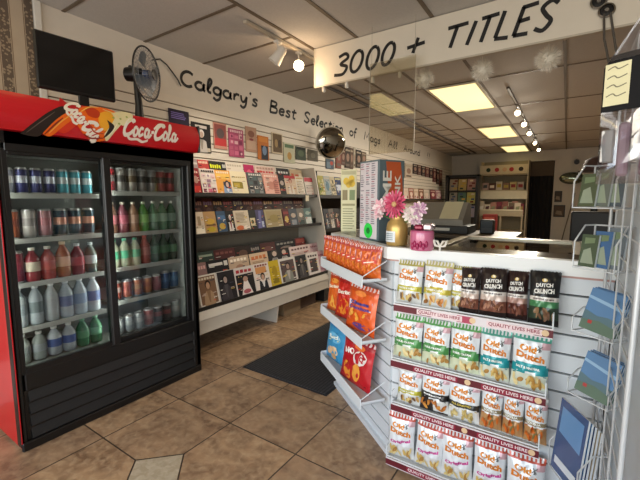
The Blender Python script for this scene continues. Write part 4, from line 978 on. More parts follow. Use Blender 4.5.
# gold vase with flowers
vz = onZ(393, 246, 1.1225)
va = thing('gold_vase', 'gold glass vase holding pink and white flowers on the counter', 'vase', (vz.x, vz.y+.05, 1.1225))
gold = mat('#c9a664', .38, .6, var=.12)
MB().lathe([(.048,0),(.054,.008),(.055,.09),(.05,.115),(.036,.13),(.035,.155),(.039,.16),(.034,.158),(.03,.12)], gold, 24, capt=False).build('jar', va)
lb_ = MB(); pts_ = []
for k in range(7):
    a = R(-150+k*12); pts_.append((.0565*math.cos(a), .0565*math.sin(a)))
lb_.add([(p[0], p[1], .02) for p in pts_]+[(p[0], p[1], .075) for p in pts_], [(i, i+1, 7+i+1, 7+i) for i in range(6)], mat('#d8dde0', .5), True)
for k in range(4): lb_.add([(p[0]*1.01, p[1]*1.01, .03+.01*k) for p in pts_[1:6]]+[(p[0]*1.01, p[1]*1.01, .034+.01*k) for p in pts_[1:6]], [(i, i+1, 5+i+1, 5+i) for i in range(4)], mat('#7a8a94', .5), True)
lb_.build('paper_label', va)
def flower(name, lab, c, nrm, rad, col, col2, petals, layers, ball=False):
    """a bloom with its stem; stands in the vase"""
    t = thing(name, lab, 'flower', (va.location.x, va.location.y, va.location.z+.1), group='flowers in the gold vase')
    c = Vector(c); q_ = Matrix.Translation(c) @ Vector(nrm).normalized().to_track_quat('Z', 'Y').to_matrix().to_4x4()
    MB().tube([(0,0,-.04), (c.x*.3, c.y*.3, c.z*.5), c-Vector(nrm).normalized()*.012], .003, mat('#5a7a3a', .6), 6).build('stem', t)
    m_ = MB(); m_.T = q_; rd = random.Random(int(rad*1e4)+petals)
    for l in range(layers):
        rr = rad*(1-.24*l); 
        for k in range(petals):
            a = 2*PI*(k+.5*l)/petals+rd.uniform(-.08, .08); w = rr*PI/petals*1.25; up_ = .25+.35*l+(rd.uniform(-.2,.5) if ball else 0)
            e = Vector((math.cos(a), math.sin(a), 0)); s_ = Vector((-math.sin(a), math.cos(a), 0)); z_ = Vector((0,0,1))
            pts = [e*rr*.12, e*rr*.55+s_*w*.5+z_*rr*up_*.5, e*rr*.9+s_*w*.4+z_*rr*up_*.55, e*rr+z_*rr*up_*.5, e*rr*.9-s_*w*.4+z_*rr*up_*.55, e*rr*.55-s_*w*.5+z_*rr*up_*.5, e*rr*.6+z_*rr*up_*.35]
            m_.add(pts, [(0,1,6), (1,2,3,6), (6,3,4,5), (6,5,0)], mat(col if (l+k) % 3 else col2, .6), True)
    m_.build('petals', t)
    if not ball:
        m_ = MB(); m_.T = q_; m_.ell((0,0,rad*.15), (rad*.2,rad*.2,rad*.12), mat('#c8a070', .7), 12, 6); m_.build('flower_centre', t)
flower('gerbera', 'large pink gerbera at the front of the gold vase', (.0, -.03, .11), (-.3, -1, .12), .075, '#c84a6c', '#d86a86', 20, 3)
for i, (c, rr, col, d) in enumerate((((-.085,-.01,.095), .05, '#e2a8b4', 'pale pink bloom left of the gerbera'), ((-.05,.02,.13), .042, '#dca0b0', 'pink bloom above left of the gerbera'), ((.075,-.01,.06), .045, '#e8e0d4', 'white bloom low right of the gerbera'), ((.115,-.005,.085), .042, '#c89ab4', 'lilac bloom right of the gerbera'), ((.10,-.01,.035), .034, '#d8b4c4', 'pale lilac bloom drooping over the vase rim'), ((-.1,.0,.06), .036, '#e8c0c4', 'blush bloom lowest on the left of the vase'))):
    flower('carnation', d, c, (c[0]*3, -1, .3), rr, col, '#f0dcdc', 11, 4, True)
# pink candle jar with bow
cz_ = onZ(418, 251, 1.1225)
cj = thing('candle_jar', 'pink glass candle jar with shiny bow beside the vase', 'candle', (cz_.x, cz_.y+.05, 1.1225))
pkm = mat('#b8587c', .2, coat=.5, var=.2)
MB().lathe([(.05,0),(.055,.006),(.055,.085),(.052,.092),(.049,.088),(.049,.07)], pkm, 24, mats=[pkm, mat('#c46a8a', .2, coat=.5), pkm, pkm, pkm]).build('jar', cj)
gl = MB()
for k in range(5): gl.prism([(.02*math.cos(i*2*PI/5+k), .0+.026*abs(math.cos(i*2.5))) for i in range(5)], -.0562, -.0545, mat('#8a1f48', .3), 'y') if False else None
for k in range(6):
    a = R(-120+k*14); gl.ell((.0555*math.cos(a), .0555*math.sin(a), .022+.01*(k % 2)), (.008,.008,.016), mat('#9a2450', .25), 8, 6)
gl.build('decoration', cj)
bw = MB().box((.01, -.03, .093), (.055, .03, .125), mat('#c9b4b8', .15, .6), .008).box((-.035, -.02, .093), (.01, .025, .118), mat('#8a1c3c', .2, .2), .008); bw.build('wrapped_sweets', cj)
rb = thing('ribbon_bow', 'small white ribbon bow on the counter right of the candle', 'ribbon', (cz_.x+.085, cz_.y+.05, 1.1225))
m_ = MB()
for sgn_ in (-1, 1): m_.tube([(0,0,.02), (.012*sgn_,.0,.045), (.03*sgn_,0,.05), (.022*sgn_,0,.025), (0,0,.02)], [.003,.006,.007,.006,.003], mat('#dcd6cc', .35), 6)
m_.build('loops', rb); MB().tube([(0,0,0), (0,.0,.024)], .005, mat('#dcd6cc', .35), 6).build('knot', rb)

# ================================================================== CHIP BAGS
def bag_surf(w, h, t):
    def f(x, z):
        u = max(-1, min(1, x/(w/2))); v = max(0, min(1, z/h))
        a = max(0.0, 1-abs(u)**2.4)**.62; bb = max(0.0, math.sin(PI*max(0, min(1, (v-.03)/.94))))**.5
        cr = .004*math.sin(u*9+v*5)*math.sin(v*17+u*3)+.003*math.sin(u*13-v*21)*math.sin(v*9+u*6)
        edge_ = .004*math.sin(u*14) if v > .93 else 0
        return -(t/2*a*bb + cr*a*min(1, bb*2) + edge_*.5)
    return f
BM = {}
def chip_bag(spec, label, loc, rot, group):
    w, h, t = spec['size']; key = spec['key']+(spec['size'],)
    e = thing('chip_bag', label, 'bag of chips', loc, rot, group)
    if key not in BM:
        f = bag_surf(w, h, t); nu, nv = 18, 26; m_ = MB(); out = []
        for side in (1, -1):
            vs = []
            for j in range(nv+1):
                v = j/nv; ww = w*(1-.07*math.sin(PI*v))
                for i in range(nu+1):
                    u = -1+2*i/nu; x_ = u*w/2; z_ = v*h
                    y_ = f(x_, z_)*side
                    zz = z_ + (.004*abs(math.sin(i*PI/2)) if j == nv else 0)
                    vs.append((u*ww/2, y_, zz))
            cols = {}
            for j in range(nv):
                for i in range(nu):
                    c = spec['col']((i+.5)/nu, (j+.5)/nv) if side == 1 else spec['back']
                    q4 = (j*(nu+1)+i, j*(nu+1)+i+1, (j+1)*(nu+1)+i+1, (j+1)*(nu+1)+i); cols.setdefault(c, []).append(q4 if side == 1 else tuple(reversed(q4)))
            b0 = len(m_.v); first = True
            for c, fs in cols.items():
                mm = mat(c, .32, .12, var=.06, scale=30, coat=.2)
                if first: m_.add(vs, fs, mm, True); first = False
                else:
                    k = m_._m(mm)
                    for q4 in fs: m_.f.append(tuple(b0+z_ for z_ in q4)); m_.mi.append(k); m_.sm.append(True)
        parts = [('pouch', m_)]
        for nm, decs in spec['decals']:
            d_ = MB()
            for kk, dcl in enumerate(decs):
                lay = .0016+.0006*kk
                fn = lambda u, v, lay=lay: ((u-.5)*w*(1-.07*math.sin(PI*min(1,max(0,v)))), f((u-.5)*w, v*h)-lay, v*h)
                if dcl[0] == 't': _, tx, cu_, cv_, w_, h_, c, tilt = dcl; put_text(d_, tx, lambda a, b_: fn(a, b_), cu_, cv_, w_, h_, mat(c, .45), .05, .0, tilt)
                elif dcl[0] == 's': _, pts, wd, c = dcl; stroke(d_, pts, wd, fn, mat(c, .45))
                elif dcl[0] == 'o': _, cu_, cv_, ru, rv, c, an = dcl; d_.add([fn(cu_, cv_)]+[fn(cu_+ru*math.cos(i*PI/6)*math.cos(an)-rv*math.sin(i*PI/6)*math.sin(an), cv_+(ru*math.cos(i*PI/6)*math.sin(an)+rv*math.sin(i*PI/6)*math.cos(an))) for i in range(12)], [(0, i+1, (i+1) % 12+1) for i in range(12)], mat(c, .45))
                elif dcl[0] == 'p': _, pts, c = dcl; d_.add([fn(*p_) for p_ in pts], [tuple(range(len(pts)))], mat(c, .45))
            parts.append((nm, d_))
        BM[key] = [(nm, m__.build(nm, e).data) for nm, m__ in parts]
    else:
        for nm, me in BM[key]: link(nm, me, e)
    return e
def chips(seed, cols, n, v0, v1, u0=.08, u1=.92, sz=.09):
    rd = random.Random(seed); return [('o', rd.uniform(u0, u1), rd.uniform(v0, v1), sz*rd.uniform(.8, 1.3), sz*rd.uniform(.35, .6), rd.choice(cols), rd.uniform(0, 3)) for _ in range(n)]
CH = ['#cfae62', '#d9bf7c', '#b98f48', '#e0cc94', '#a87c3c']
def old_dutch(key, band, band2, topc, flavour, size, bandv=(.33,.46), lower='#d8d8d4', script=None, fcol='#f0f0e8', seed=1, chipcols=CH, dark=None):
    def col(u, v):
        if v > .94: return topc if int(u*18) % 2 else '#dcdad6'
        if v > .88: return topc
        if v < .05: return dark or '#cfcfca'
        if bandv[0] < v-.03*math.sin(u*3) < bandv[1] and not script: return band
        if v < bandv[0]: return dark if dark and u < .5 else lower
        if u > .8 and v > .78: return '#c9a0a4'
        return '#dfe1e2'
    lg = [('t', 'Old', .42, .75, .46, .11, '#db8a1c', R(-4)), ('t', 'Dutch', .50, .615, .78, .12, '#d07812', R(-4))]
    lg += [('p', [(.70,.72),(.76,.72),(.745,.79),(.715,.79)], '#5a5a58'), ('s', [(.66,.75),(.80,.82)], .018, '#6a6a66'), ('s', [(.68,.83),(.78,.74)], .018, '#6a6a66')]
    de = chips(seed, chipcols, 12, .09, bandv[0]-.05)
    if script:
        fl_ = [('t', script, .5, .40, .78, .085, '#c2418a', R(7))]
    else:
        de += [('p', [(.05,bandv[0]-.012),(.95,bandv[0]-.012),(.95,bandv[0]+.004),(.05,bandv[0]+.004)], band2)]
        fl_ = [('t', flavour, .45, (bandv[0]+bandv[1])/2+.03, .66, .045, fcol, 0), ('s', [(.15,bandv[0]+.035),(.6,bandv[0]+.037)], .014, fcol)]
    return dict(key=(key,), size=size, back='#d4d4d2', col=col, decals=[('logo', lg), ('chip_picture', de), ('flavour_text', fl_)])
def dutch_crunch(key, low, lowchip, size, dark='#241816', low2='#c8b4a8'):
    def col(u, v):
        if .46 < v < .53: return '#cfc6be'
        if .12 < v <= .46: return low if v < .34 else low2
        return dark
    lg = [('o', .5, .845, .09, .035, '#e0c070', 0), ('o', .5, .85, .05, .028, '#efe6d0', 0), ('t', 'DUTCH', .5, .755, .56, .07, '#e6e2da', R(2)), ('t', 'CRUNCH', .5, .645, .68, .09, '#e6e2da', R(2))]
    fl_ = [('t', 'KETTLE CHIPS', .5, .495, .7, .03, '#4a3a34', 0)]
    return dict(key=(key,), size=size, back=dark, col=col, decals=[('logo', lg), ('flavour_text', fl_), ('chip_picture', chips(5, lowchip, 9, .15, .3, .15, .85, .10))])
SHZ = [.862, .584, .360, .066]
SYF, SYB = 1.632, 1.748
def row(zi, items, grp, ym=1.657, lean=R(-7), rowname=''):
    z = SHZ[zi]; n_ = len(items)
    for i, (a, b_, py, spec, hh, dy, lab) in enumerate(items):
        p0, p1_ = onY(a, py, ym), onY(b_, py, ym); w = (p1_.x-p0.x)
        sp = spec((round(w*1.07, 3), round(hh*(.90, .95, .86, .97)[zi], 3), .06))
        chip_bag(sp, lab, ((p0.x+p1_.x)/2, ym+dy+.012, z+.003), (lean, R(random.uniform(-1.5, 1.5)), R(random.uniform(-5, 5))), grp)
grn = lambda s: old_dutch('green', '#4c8a4a', '#2f6a38', '#5a9a50', 'SOUR CREAM', s, (.30,.47), lower='#ccd2b4', seed=2)
teal = lambda s: old_dutch('teal', '#1f8f96', '#14747c', '#4f9a86', 'SALT & VINEGAR', s, (.30,.47), lower='#d2d6c4', seed=3)
yel_ = lambda s: old_dutch('yellow', '#b8b03a', '#7a8a2a', '#a8a050', 'ONION & GARLIC', s, (.28,.40), seed=4, chipcols=CH+['#6a4a2a','#8a9a4a'])
yel2 = lambda s: old_dutch('yellow2', '#b8a838', '#7a9a3a', '#b8b070', 'CHEDDAR', s, (.30,.42), seed=14, chipcols=['#c07a3a','#d8b070','#8a5a2a'])
bbq = lambda s: old_dutch('bbq', '#1e1a1a', '#1e1a1a', '#c8c8c4', 'BBQ', s, (.34,.48), fcol='#f0f0ee', seed=5, chipcols=['#b8702c','#c8883c','#a05a20'], dark='#2a2422')
blk = lambda s: old_dutch('black', '#2c2c28', '#b89a3a', '#c8c8c0', 'ALL DRESSED', s, (.32,.45), fcol='#c8b050', seed=6, chipcols=['#b8a060','#a08848','#c8b47a'])
rip = lambda s: old_dutch('orange', '#8a7a5a', '#a04a20', '#c8c8c4', 'TORTILLA', s, (.40,.48), lower='#b88a5a', seed=7, chipcols=['#c8661c','#d88030','#b04a14','#7a6a3a'])
ori = lambda s: old_dutch('original', '#c2418a', '#c2418a', '#b84a34', 'ORIGINAL', s, (.30,.42), seed=8, script='Original')
cr1 = lambda s: dutch_crunch('crunch', '#7a4a3a', ['#5a3020','#8a5a40','#a87860'], s)
cr2 = lambda s: dutch_crunch('crunch2', '#6a3a30', ['#4a2418','#7a4a38'], s, '#2a1614', '#a88478')
cr3 = lambda s: dutch_crunch('crunchgreen', '#2a3a2a', ['#8a6a4a','#6a4a34'], s, '#151414', '#3f7a4c')
row(0, [(396,420,287,yel_,.225,0,'leftmost chip bag on the top shelf, white with yellow-green band'),
        (422,450,287,yel2,.235,0,'second chip bag on the top shelf, white with yellow band'),
        (447,466,287,yel_,.225,.028,'narrow white chip bag half hidden beside the first brown bag'),
        (459,478,294,cr1,.215,0,'leftmost dark brown crunch chip bag on the top shelf'),
        (480,506,296,cr1,.225,0,'second dark brown crunch chip bag on the top shelf'),
        (505,527,300,cr2,.22,.02,'third dark brown crunch chip bag, reddest of the row'),
        (529,559,305,cr3,.235,-.004,'black and green crunch chip bag at the top shelf right end')], 'chip bags on the top shelf')
row(1, [(393,420,343,grn,.225,0,'leftmost green-banded chip bag on the second shelf'),
        (421,448,350,grn,.225,0,'second green-banded chip bag on the second shelf'),
        (449,478,355,grn,.23,0,'third green-banded chip bag, next to the teal ones'),
        (479,509,362,teal,.23,0,'left one of the two teal-banded chip bags'),
        (511,548,370,teal,.24,-.004,'right one of the two teal-banded chip bags, shelf end')], 'chip bags on the second shelf')
row(2, [(397,420,390,yel_,.21,0,'leftmost chip bag on the third shelf, yellow-green band'),
        (420,447,397,bbq,.22,0,'barbecue chip bag with a black band on the third shelf'),
        (448,479,405,blk,.22,0,'chip bag with black and gold band on the third shelf'),
        (480,501,412,rip,.225,0,'left one of three orange picture chip bags, third shelf'),
        (502,523,420,rip,.225,0,'middle one of three orange picture chip bags, third shelf'),
        (524,547,428,rip,.225,-.004,'right one of three orange picture chip bags, third shelf')], 'chip bags on the third shelf')
row(3, [(388,413,440,ori,.225,0,'leftmost chip bag with pink script on the bottom shelf'),
        (414,441,450,ori,.225,0,'second chip bag with pink script on the bottom shelf'),
        (442,472,460,ori,.225,0,'third chip bag with pink script on the bottom shelf'),
        (473,505,470,ori,.225,0,'fourth chip bag with pink script on the bottom shelf'),
        (507,545,480,ori,.23,-.004,'rightmost chip bag with pink script on the bottom shelf')], 'chip bags on the bottom shelf')
# shelves with printed strips
dred = mat('#5e1420', .4); pkw = mat('#d8b8b4', .4)
for k, z in enumerate(SHZ):
    x0_ = onY(394 if k == 0 else 391 if k < 3 else 386, (305, 357, 404, 459)[k], SYF).x; x1_ = onY((553, 546, 539, 530)[k], (338, 400, 453, 505)[k], SYF).x
    w = x1_-x0_
    s_ = thing('chip_shelf', ['top', 'second', 'third', 'bottom'][k] + ' white chip shelf on the counter front with printed strip', 'shelf', (x0_, SYF, z), group='chip shelves')
    MB().box((0, .003, -.012), (w, SYB-SYF, .0), cw, .002).build('tray', s_)
    wm_ = MB(); 
    for u in (0.003, w-.003): wm_.tube([(u, SYB-SYF, .005), (u, .0, .005), (u, .0, .062), (u, .03, .062)], .003, cw, 6)
    wm_.tube([(0, 0, .012), (w, 0, .012)], .003, cw, 6); wm_.build('end_wire', s_)
    stp = MB(); z0_, z1_ = -.036, .004
    seg = (.27, .55, .82) if k else (.3, .62, .9)
    stp.box((0, -.004, z0_), (w, .0, z1_), mat('#d8cfd0', .4))
    bands = [(0, w, dred)] if k else [(0, w*.28, dred), (w*.45, w*.55, mat('#a83a54', .4)), (w*.9, w, dred)]
    for a, b_, c in bands: stp.add([(a, -.0045, z0_+.004), (b_, -.0045, z0_+.004), (b_, -.0045, z1_-.006), (a, -.0045, z1_-.006)], [(0,1,2,3)], c)
    for cx_ in (.33*w, .79*w):
        stp.add([(cx_-.1, -.005, z0_+.007), (cx_+.1, -.005, z0_+.007), (cx_+.1, -.005, z1_-.009), (cx_-.1, -.005, z1_-.009)], [(0,1,2,3)], mat('#8a1c34' if k else '#e0c8c8', .4))
        put_text(stp, 'QUALITY LIVES HERE', lambda u, v: (u, -.0056, v), cx_, (z0_+z1_)/2-.001, .185, .017, mat('#e6dcda' if k else '#8a2038', .4), .02)
    for cx_ in (.55*w, .96*w): stp.add([(cx_+.013*math.cos(i*PI/5), -.0052, (z0_+z1_)/2+.013*math.sin(i*PI/5)) for i in range(10)], [tuple(range(10))], mat('#d8b890', .4))
    stp.build('label_strip', s_)

# ================================================================== TRAYS ON THE ANGLED END
FA = math.atan2(P1.y-C0.y, P1.x-C0.x); RZ = FA-PI       # local x runs from P1 to C0
def fac(u, out, z): d = (C0-P1).normalized(); nn = Vector((d.y, -d.x)); q_ = P1+d*u+nn*out; return (q_.x, q_.y, z)
FL = (C0-P1).length
for k, z in enumerate((.955, .635, .305)):
    t = thing('snack_tray', ['upper', 'middle', 'lower'][k] + ' white snack tray on the angled counter end', 'tray', fac(.125, .02, z-.008), (0, 0, RZ), group='snack trays')
    FL -= .125; m_ = MB().box((.0, -.14, -.006), (FL-.01, -.002, .0), cw).box((.0, -.144, -.03), (FL-.01, -.138, .03), cw, .002); m_.build('tray', t)
    MB().box((.0, -.14, -.006), (.005, -.002, .035), cw, .001).build('end_panel', t)
    MB().tube([(FL-.012, -.005, .10), (FL-.012, -.137, .028)], .0028, cw, 6).box((FL-.016, -.14, -.006), (FL-.01, -.002, .012), cw).build('end_wire', t); FL += .125
def snack(key, base, topc, size, lg, extra=[], low=None):
    def col(u, v):
        if v > .93: return '#e0c8c4' if int(u*18) % 2 else topc
        if v > .86: return topc
        if low and v < .3: return low
        return base
    return dict(key=(key,), size=size, back=base, col=col, decals=[('logo', lg)]+([('chip_picture', extra)] if extra else []))
orr = ['#e08a2c', '#d8701c', '#e8a040', '#c85a14']
edge_ = snack('orange', '#d0601f', '#b8443a', (.126, .165, .034), [('p', [(.04,.60),(.96,.64),(.96,.97),(.04,.97)], '#d8b8b8')]+[('p', [(.06+.15*k,.60),(.12+.15*k,.60),(.17+.15*k,.97),(.11+.15*k,.97)], '#b04a4a') for k in range(6)]+[('p', [(.15,.42),(.85,.48),(.85,.6),(.15,.55)], '#c83a28'), ('s', [(.25,.48),(.75,.54)], .03, '#f0dcc8')], chips(3, orr, 10, .1, .5))
N9 = 9
for i in range(N9):
    u = .15+i*(FL-.205)/(N9-1); chip_bag(edge_, '%s orange snack bag in the packed upper tray' % nth(i, N9), fac(u, .02+.079, .953), (R(-5), 0, RZ+R(38)), 'orange snack bags in the upper tray')
dor = snack('redorange', '#c82a1e', '#a81c18', (.215, .255, .05), [('p', [(.1,.52),(.9,.60),(.9,.76),(.1,.70)], '#7a1418'), ('t', 'Doritos', .5, .645, .72, .10, '#efe2d0', R(5))], [('p', [(.15,.1),(.55,.1),(.38,.42)], '#e08a2c'), ('p', [(.45,.15),(.9,.12),(.7,.46)], '#d87a20'), ('p', [(.3,.40),(.7,.42),(.55,.50)], '#e8962c')])
che = snack('cheese', '#d8571c', '#c24a1e', (.25, .255, .052), [('p', [(.12,.46),(.9,.50),(.9,.70),(.12,.66)], '#d8d0e0'), ('t', 'Cheese', .5, .625, .66, .08, '#3a3a8a', R(2)), ('t', 'Crunchos', .5, .525, .7, .075, '#4a3a8a', R(2)), ('o', .5, .83, .2, .06, '#e8843a', 0)], [('o', .6, .14, .3, .07, '#5a3a7a', 0)]+chips(9, ['#e8a040', '#c84a1c'], 8, .22, .42))
ora = snack('orangered', '#d8621e', '#c0401c', (.16, .25, .045), [('t', 'Doritos', .5, .66, .7, .09, '#f0dcc0', R(5)), ('o', .5, .8, .25, .06, '#e8963a', 0)], [('p', [(.2,.12),(.75,.1),(.5,.45)], '#e8a848')])
chip_bag(ora, 'orange corn chip bag at the left end of the middle tray', fac(.22, .02+.085, .633), (R(-8), 0, RZ+R(14)), 'snack bags in the middle tray')
chip_bag(dor, 'red corn chip bag in the centre of the middle tray', fac(.385, .02+.075, .633), (R(-8), 0, RZ+R(14)), 'snack bags in the middle tray')
chip_bag(dict(dor, key=('redb',), col=lambda u, v: '#b01e22'), 'plain-backed red chip bag squeezed beside the orange cheese bag', fac(.47, .02+.045, .6365), (R(-4), 0, RZ), 'snack bags in the middle tray') if False else None
chip_bag(che, 'orange and lilac cheese snack bag at the right of the middle tray', fac(.62, .02+.088, .633), (R(-8), 0, RZ+R(14)), 'snack bags in the middle tray')
blu = snack('blue', '#3f96c4', '#2f7fb0', (.25, .25, .055), [('o', .5, .62, .34, .13, '#6ab4d8', 0), ('t', 'Ranch', .5, .64, .55, .10, '#f0f0e0', R(6)), ('s', [(.25,.52),(.75,.58)], .025, '#e8d88a')], [('o', .35, .25, .16, .1, '#d8b088', .5), ('o', .62, .3, .15, .09, '#e0c098', -.4), ('o', .55, .14, .14, .07, '#c89a6a', 0)])
red_ = snack('red', '#b81a24', '#9a121c', (.29, .27, .06), [('t', 'NO', .32, .68, .34, .13, '#efe6dc', R(8)), ('o', .68, .62, .2, .15, '#d8d0c8', .3), ('t', 'HO', .68, .62, .24, .11, '#b81a24', 0), ('o', .62, .83, .16, .06, '#e0702c', 0)], [('o', .3, .26, .12, .2, '#d8862c', .3), ('o', .62, .3, .12, .2, '#e0963a', -.2), ('s', [(.1,.14),(.9,.1)], .03, '#7a0e16')])
chip_bag(blu, 'light blue chip bag at the left end of the lower tray', fac(.235, .02+.085, .303), (R(-9), 0, RZ+R(8)), 'snack bags in the lower tray')
chip_bag(red_, 'red chip bag filling the right half of the lower tray', fac(.565, .02+.09, .303), (R(-9), 0, RZ+R(12)), 'snack bags in the lower tray')

# ================================================================== RIGHT SIDE: WIRE GRID WITH POSTCARDS
GXp = .135; wire = mat('#c4c6c8', .35, .2, var=.03)
gw = thing('wire_grid', 'white wire grid display panel on the right edge', 'display grid', (GXp, 1.0, 0))
g_ = MB(); GL = .69; GT = 1.80
g_.tube([(0,0,.05),(0,0,GT),(0,GL,GT),(0,GL,.05)], .0055, wire, 8, True); g_.build('frame', gw)
g_ = MB()
for i in range(1, 4): g_.tube([(0, i*GL/4, .05), (0, i*GL/4, GT)], .0022, wire, 5)
g_.build('upright_wires', gw)
g_ = MB()
for i in range(1, 26): g_.tube([(.003, 0, .05+i*(GT-.05)/26), (.003, GL, .05+i*(GT-.05)/26)], .0022, wire, 5)
g_.build('cross_wires', gw)
MB().box((-.012, -.02, 0), (.03, .02, .05), wire).box((-.012, GL-.02, 0), (.03, GL+.02, .05), wire).build('foot', gw)
def pocket(label, c, w, h, rz, tilt):
    """wire pocket hung on the grid; c = bottom centre of its front"""
    t = thing('wire_pocket', label, 'wire pocket', c, (0, 0, rz), group='wire pockets on the grid')
    m_ = MB(); d = .078
    m_.tube([(-w/2, d, h), (-w/2, d*.4, h), (-w/2, -.012, h*.62), (-w/2, -.012, 0), (w/2, -.012, 0), (w/2, -.012, h*.62), (w/2, d*.4, h), (w/2, d, h)], .0026, wire, 6); m_.build('front_loop', t)
    m_ = MB(); m_.tube([(-w/2, -.012, 0), (-w/2, d, 0), (w/2, d, 0), (w/2, -.012, 0)], .0026, wire, 6); m_.tube([(-w/2, d, 0), (-w/2, d, h)], .0026, wire, 6); m_.tube([(w/2, d, 0), (w/2, d, h)], .0026, wire, 6); m_.tube([(-w/2, d, h), (w/2, d, h)], .0026, wire, 6); m_.build('back_loop', t)
    return t
PRZ = R(-36)
def card(label, c, w, h, rz, lean, decs, base, cat='postcard', name='postcard', th=.004, roll=0):
    m_ = MB(); m_.box((-w/2, 0, 0), (w/2, th, h), mat('#d0d4d8', .5)); m_.add([(-w/2, -.0004, 0), (w/2, -.0004, 0), (w/2, -.0004, h), (-w/2, -.0004, h)], [(0,1,2,3)], mat(base, .25, coat=.3))
    for e, (pts, cc_) in enumerate(decs): m_.add([((u-.5)*w, -.0008-.0003*e, v*h) for u, v in pts], [tuple(range(len(pts)))], mat(cc_, .3, coat=.3))
    o = m_.build(name); o.location = c; o.rotation_euler = (-lean, roll, rz); return tag(o, label, cat)
land = [([(0,.0),(1,0),(1,.36),(.7,.42),(.4,.38),(0,.46)], '#55707a'), ([(0,0),(1,0),(1,.2),(.5,.28),(0,.22)], '#5a7060'), ([(0,.75),(1,.62),(1,.70),(0,.82)], '#8fb0cc'), ([(.2,.16),(.32,.16),(.32,.24),(.2,.24)], '#a83a3a')]
dirP = Vector((math.cos(PRZ), math.sin(PRZ), 0)); outP = Vector((math.sin(PRZ), -math.cos(PRZ), 0))
for nm, (px, py), yy in (('upper', (594, 336), 1.36), ('lower', (589, 400), 1.36)):
    c = onY(px, py, yy)
    pocket(nm + ' wire postcard pocket on the right grid', c, .12, .07, PRZ, 0)
    for k in range(3):
        card(['front', 'middle', 'rear'][k] + ' blue landscape postcard in the %s grid pocket' % nm, c-outP*(.003+.012*k)+Vector((0,0,.010)), .10, .13, PRZ, R(16), land, ['#5a7fa6', '#4d7298', '#6486aa'][k], roll=R(5))
# upper pockets with small packets
for nm, (px, py), cols in (('topmost', (600, 208), ('#4c553f', '#656b64', '#505a61')), ('second', (600, 270), ('#46533f', '#3f618a', '#666f75'))):
    c = onY(px, py, 1.38)+Vector((-.012, 0, 0)); pocket(nm + ' wire pocket on the grid holding clear packets', c, .12, .13, PRZ, 0)
    for k in range(3):
        d_ = ['green', 'pale' if nm == 'topmost' else 'blue', 'grey'][k]
        card('%s trinket packet in the %s grid pocket' % (d_, nm), c-outP*(.003+.012*k)+dirP*(-.03+.03*k)+Vector((0,0,.004)), .05, .10+.012*k, PRZ, R(8), [([(.1,.1),(.9,.1),(.6,.6),(.2,.5)], '#8c9682'), ([(.2,.7),(.8,.75),(.8,.9),(.2,.9)], '#6a7a5a')], cols[k], 'packet', 'trinket_packet', .008)
# brochures in the bottom holder
c = onY(578, 480, 1.50) + Vector((-.075, 0, 0))
pocket('tall wire brochure holder at the bottom of the right grid', c+Vector((.035,-.06,.02)), .16, .15, R(-60), 0)
bro = [('#2c4a78', 'front navy blue brochure'), ('#3a6a98', 'second blue brochure'), ('#28406a', 'third dark blue brochure'), ('#a89880', 'tan brochure'), ('#b8a890', 'rear beige brochure')]
o2 = Vector((math.sin(R(-60)), -math.cos(R(-60)), 0))
for k, (cc_, d_) in enumerate(bro):
    card(d_ + ' in the bottom wire holder', c+Vector((.035,-.06,.024))-o2*(-.008+.011*k), .145, .26-.01*k, R(-60), R(5), [([(.1,.55),(.9,.5),(.9,.9),(.1,.9)], '#5a88b8' if k < 3 else '#c8b8a0'), ([(.1,.1),(.9,.1),(.9,.2),(.1,.2)], '#c8d0d8' if k < 3 else '#8a7a68')], cc_, 'brochure', 'brochure', .006)
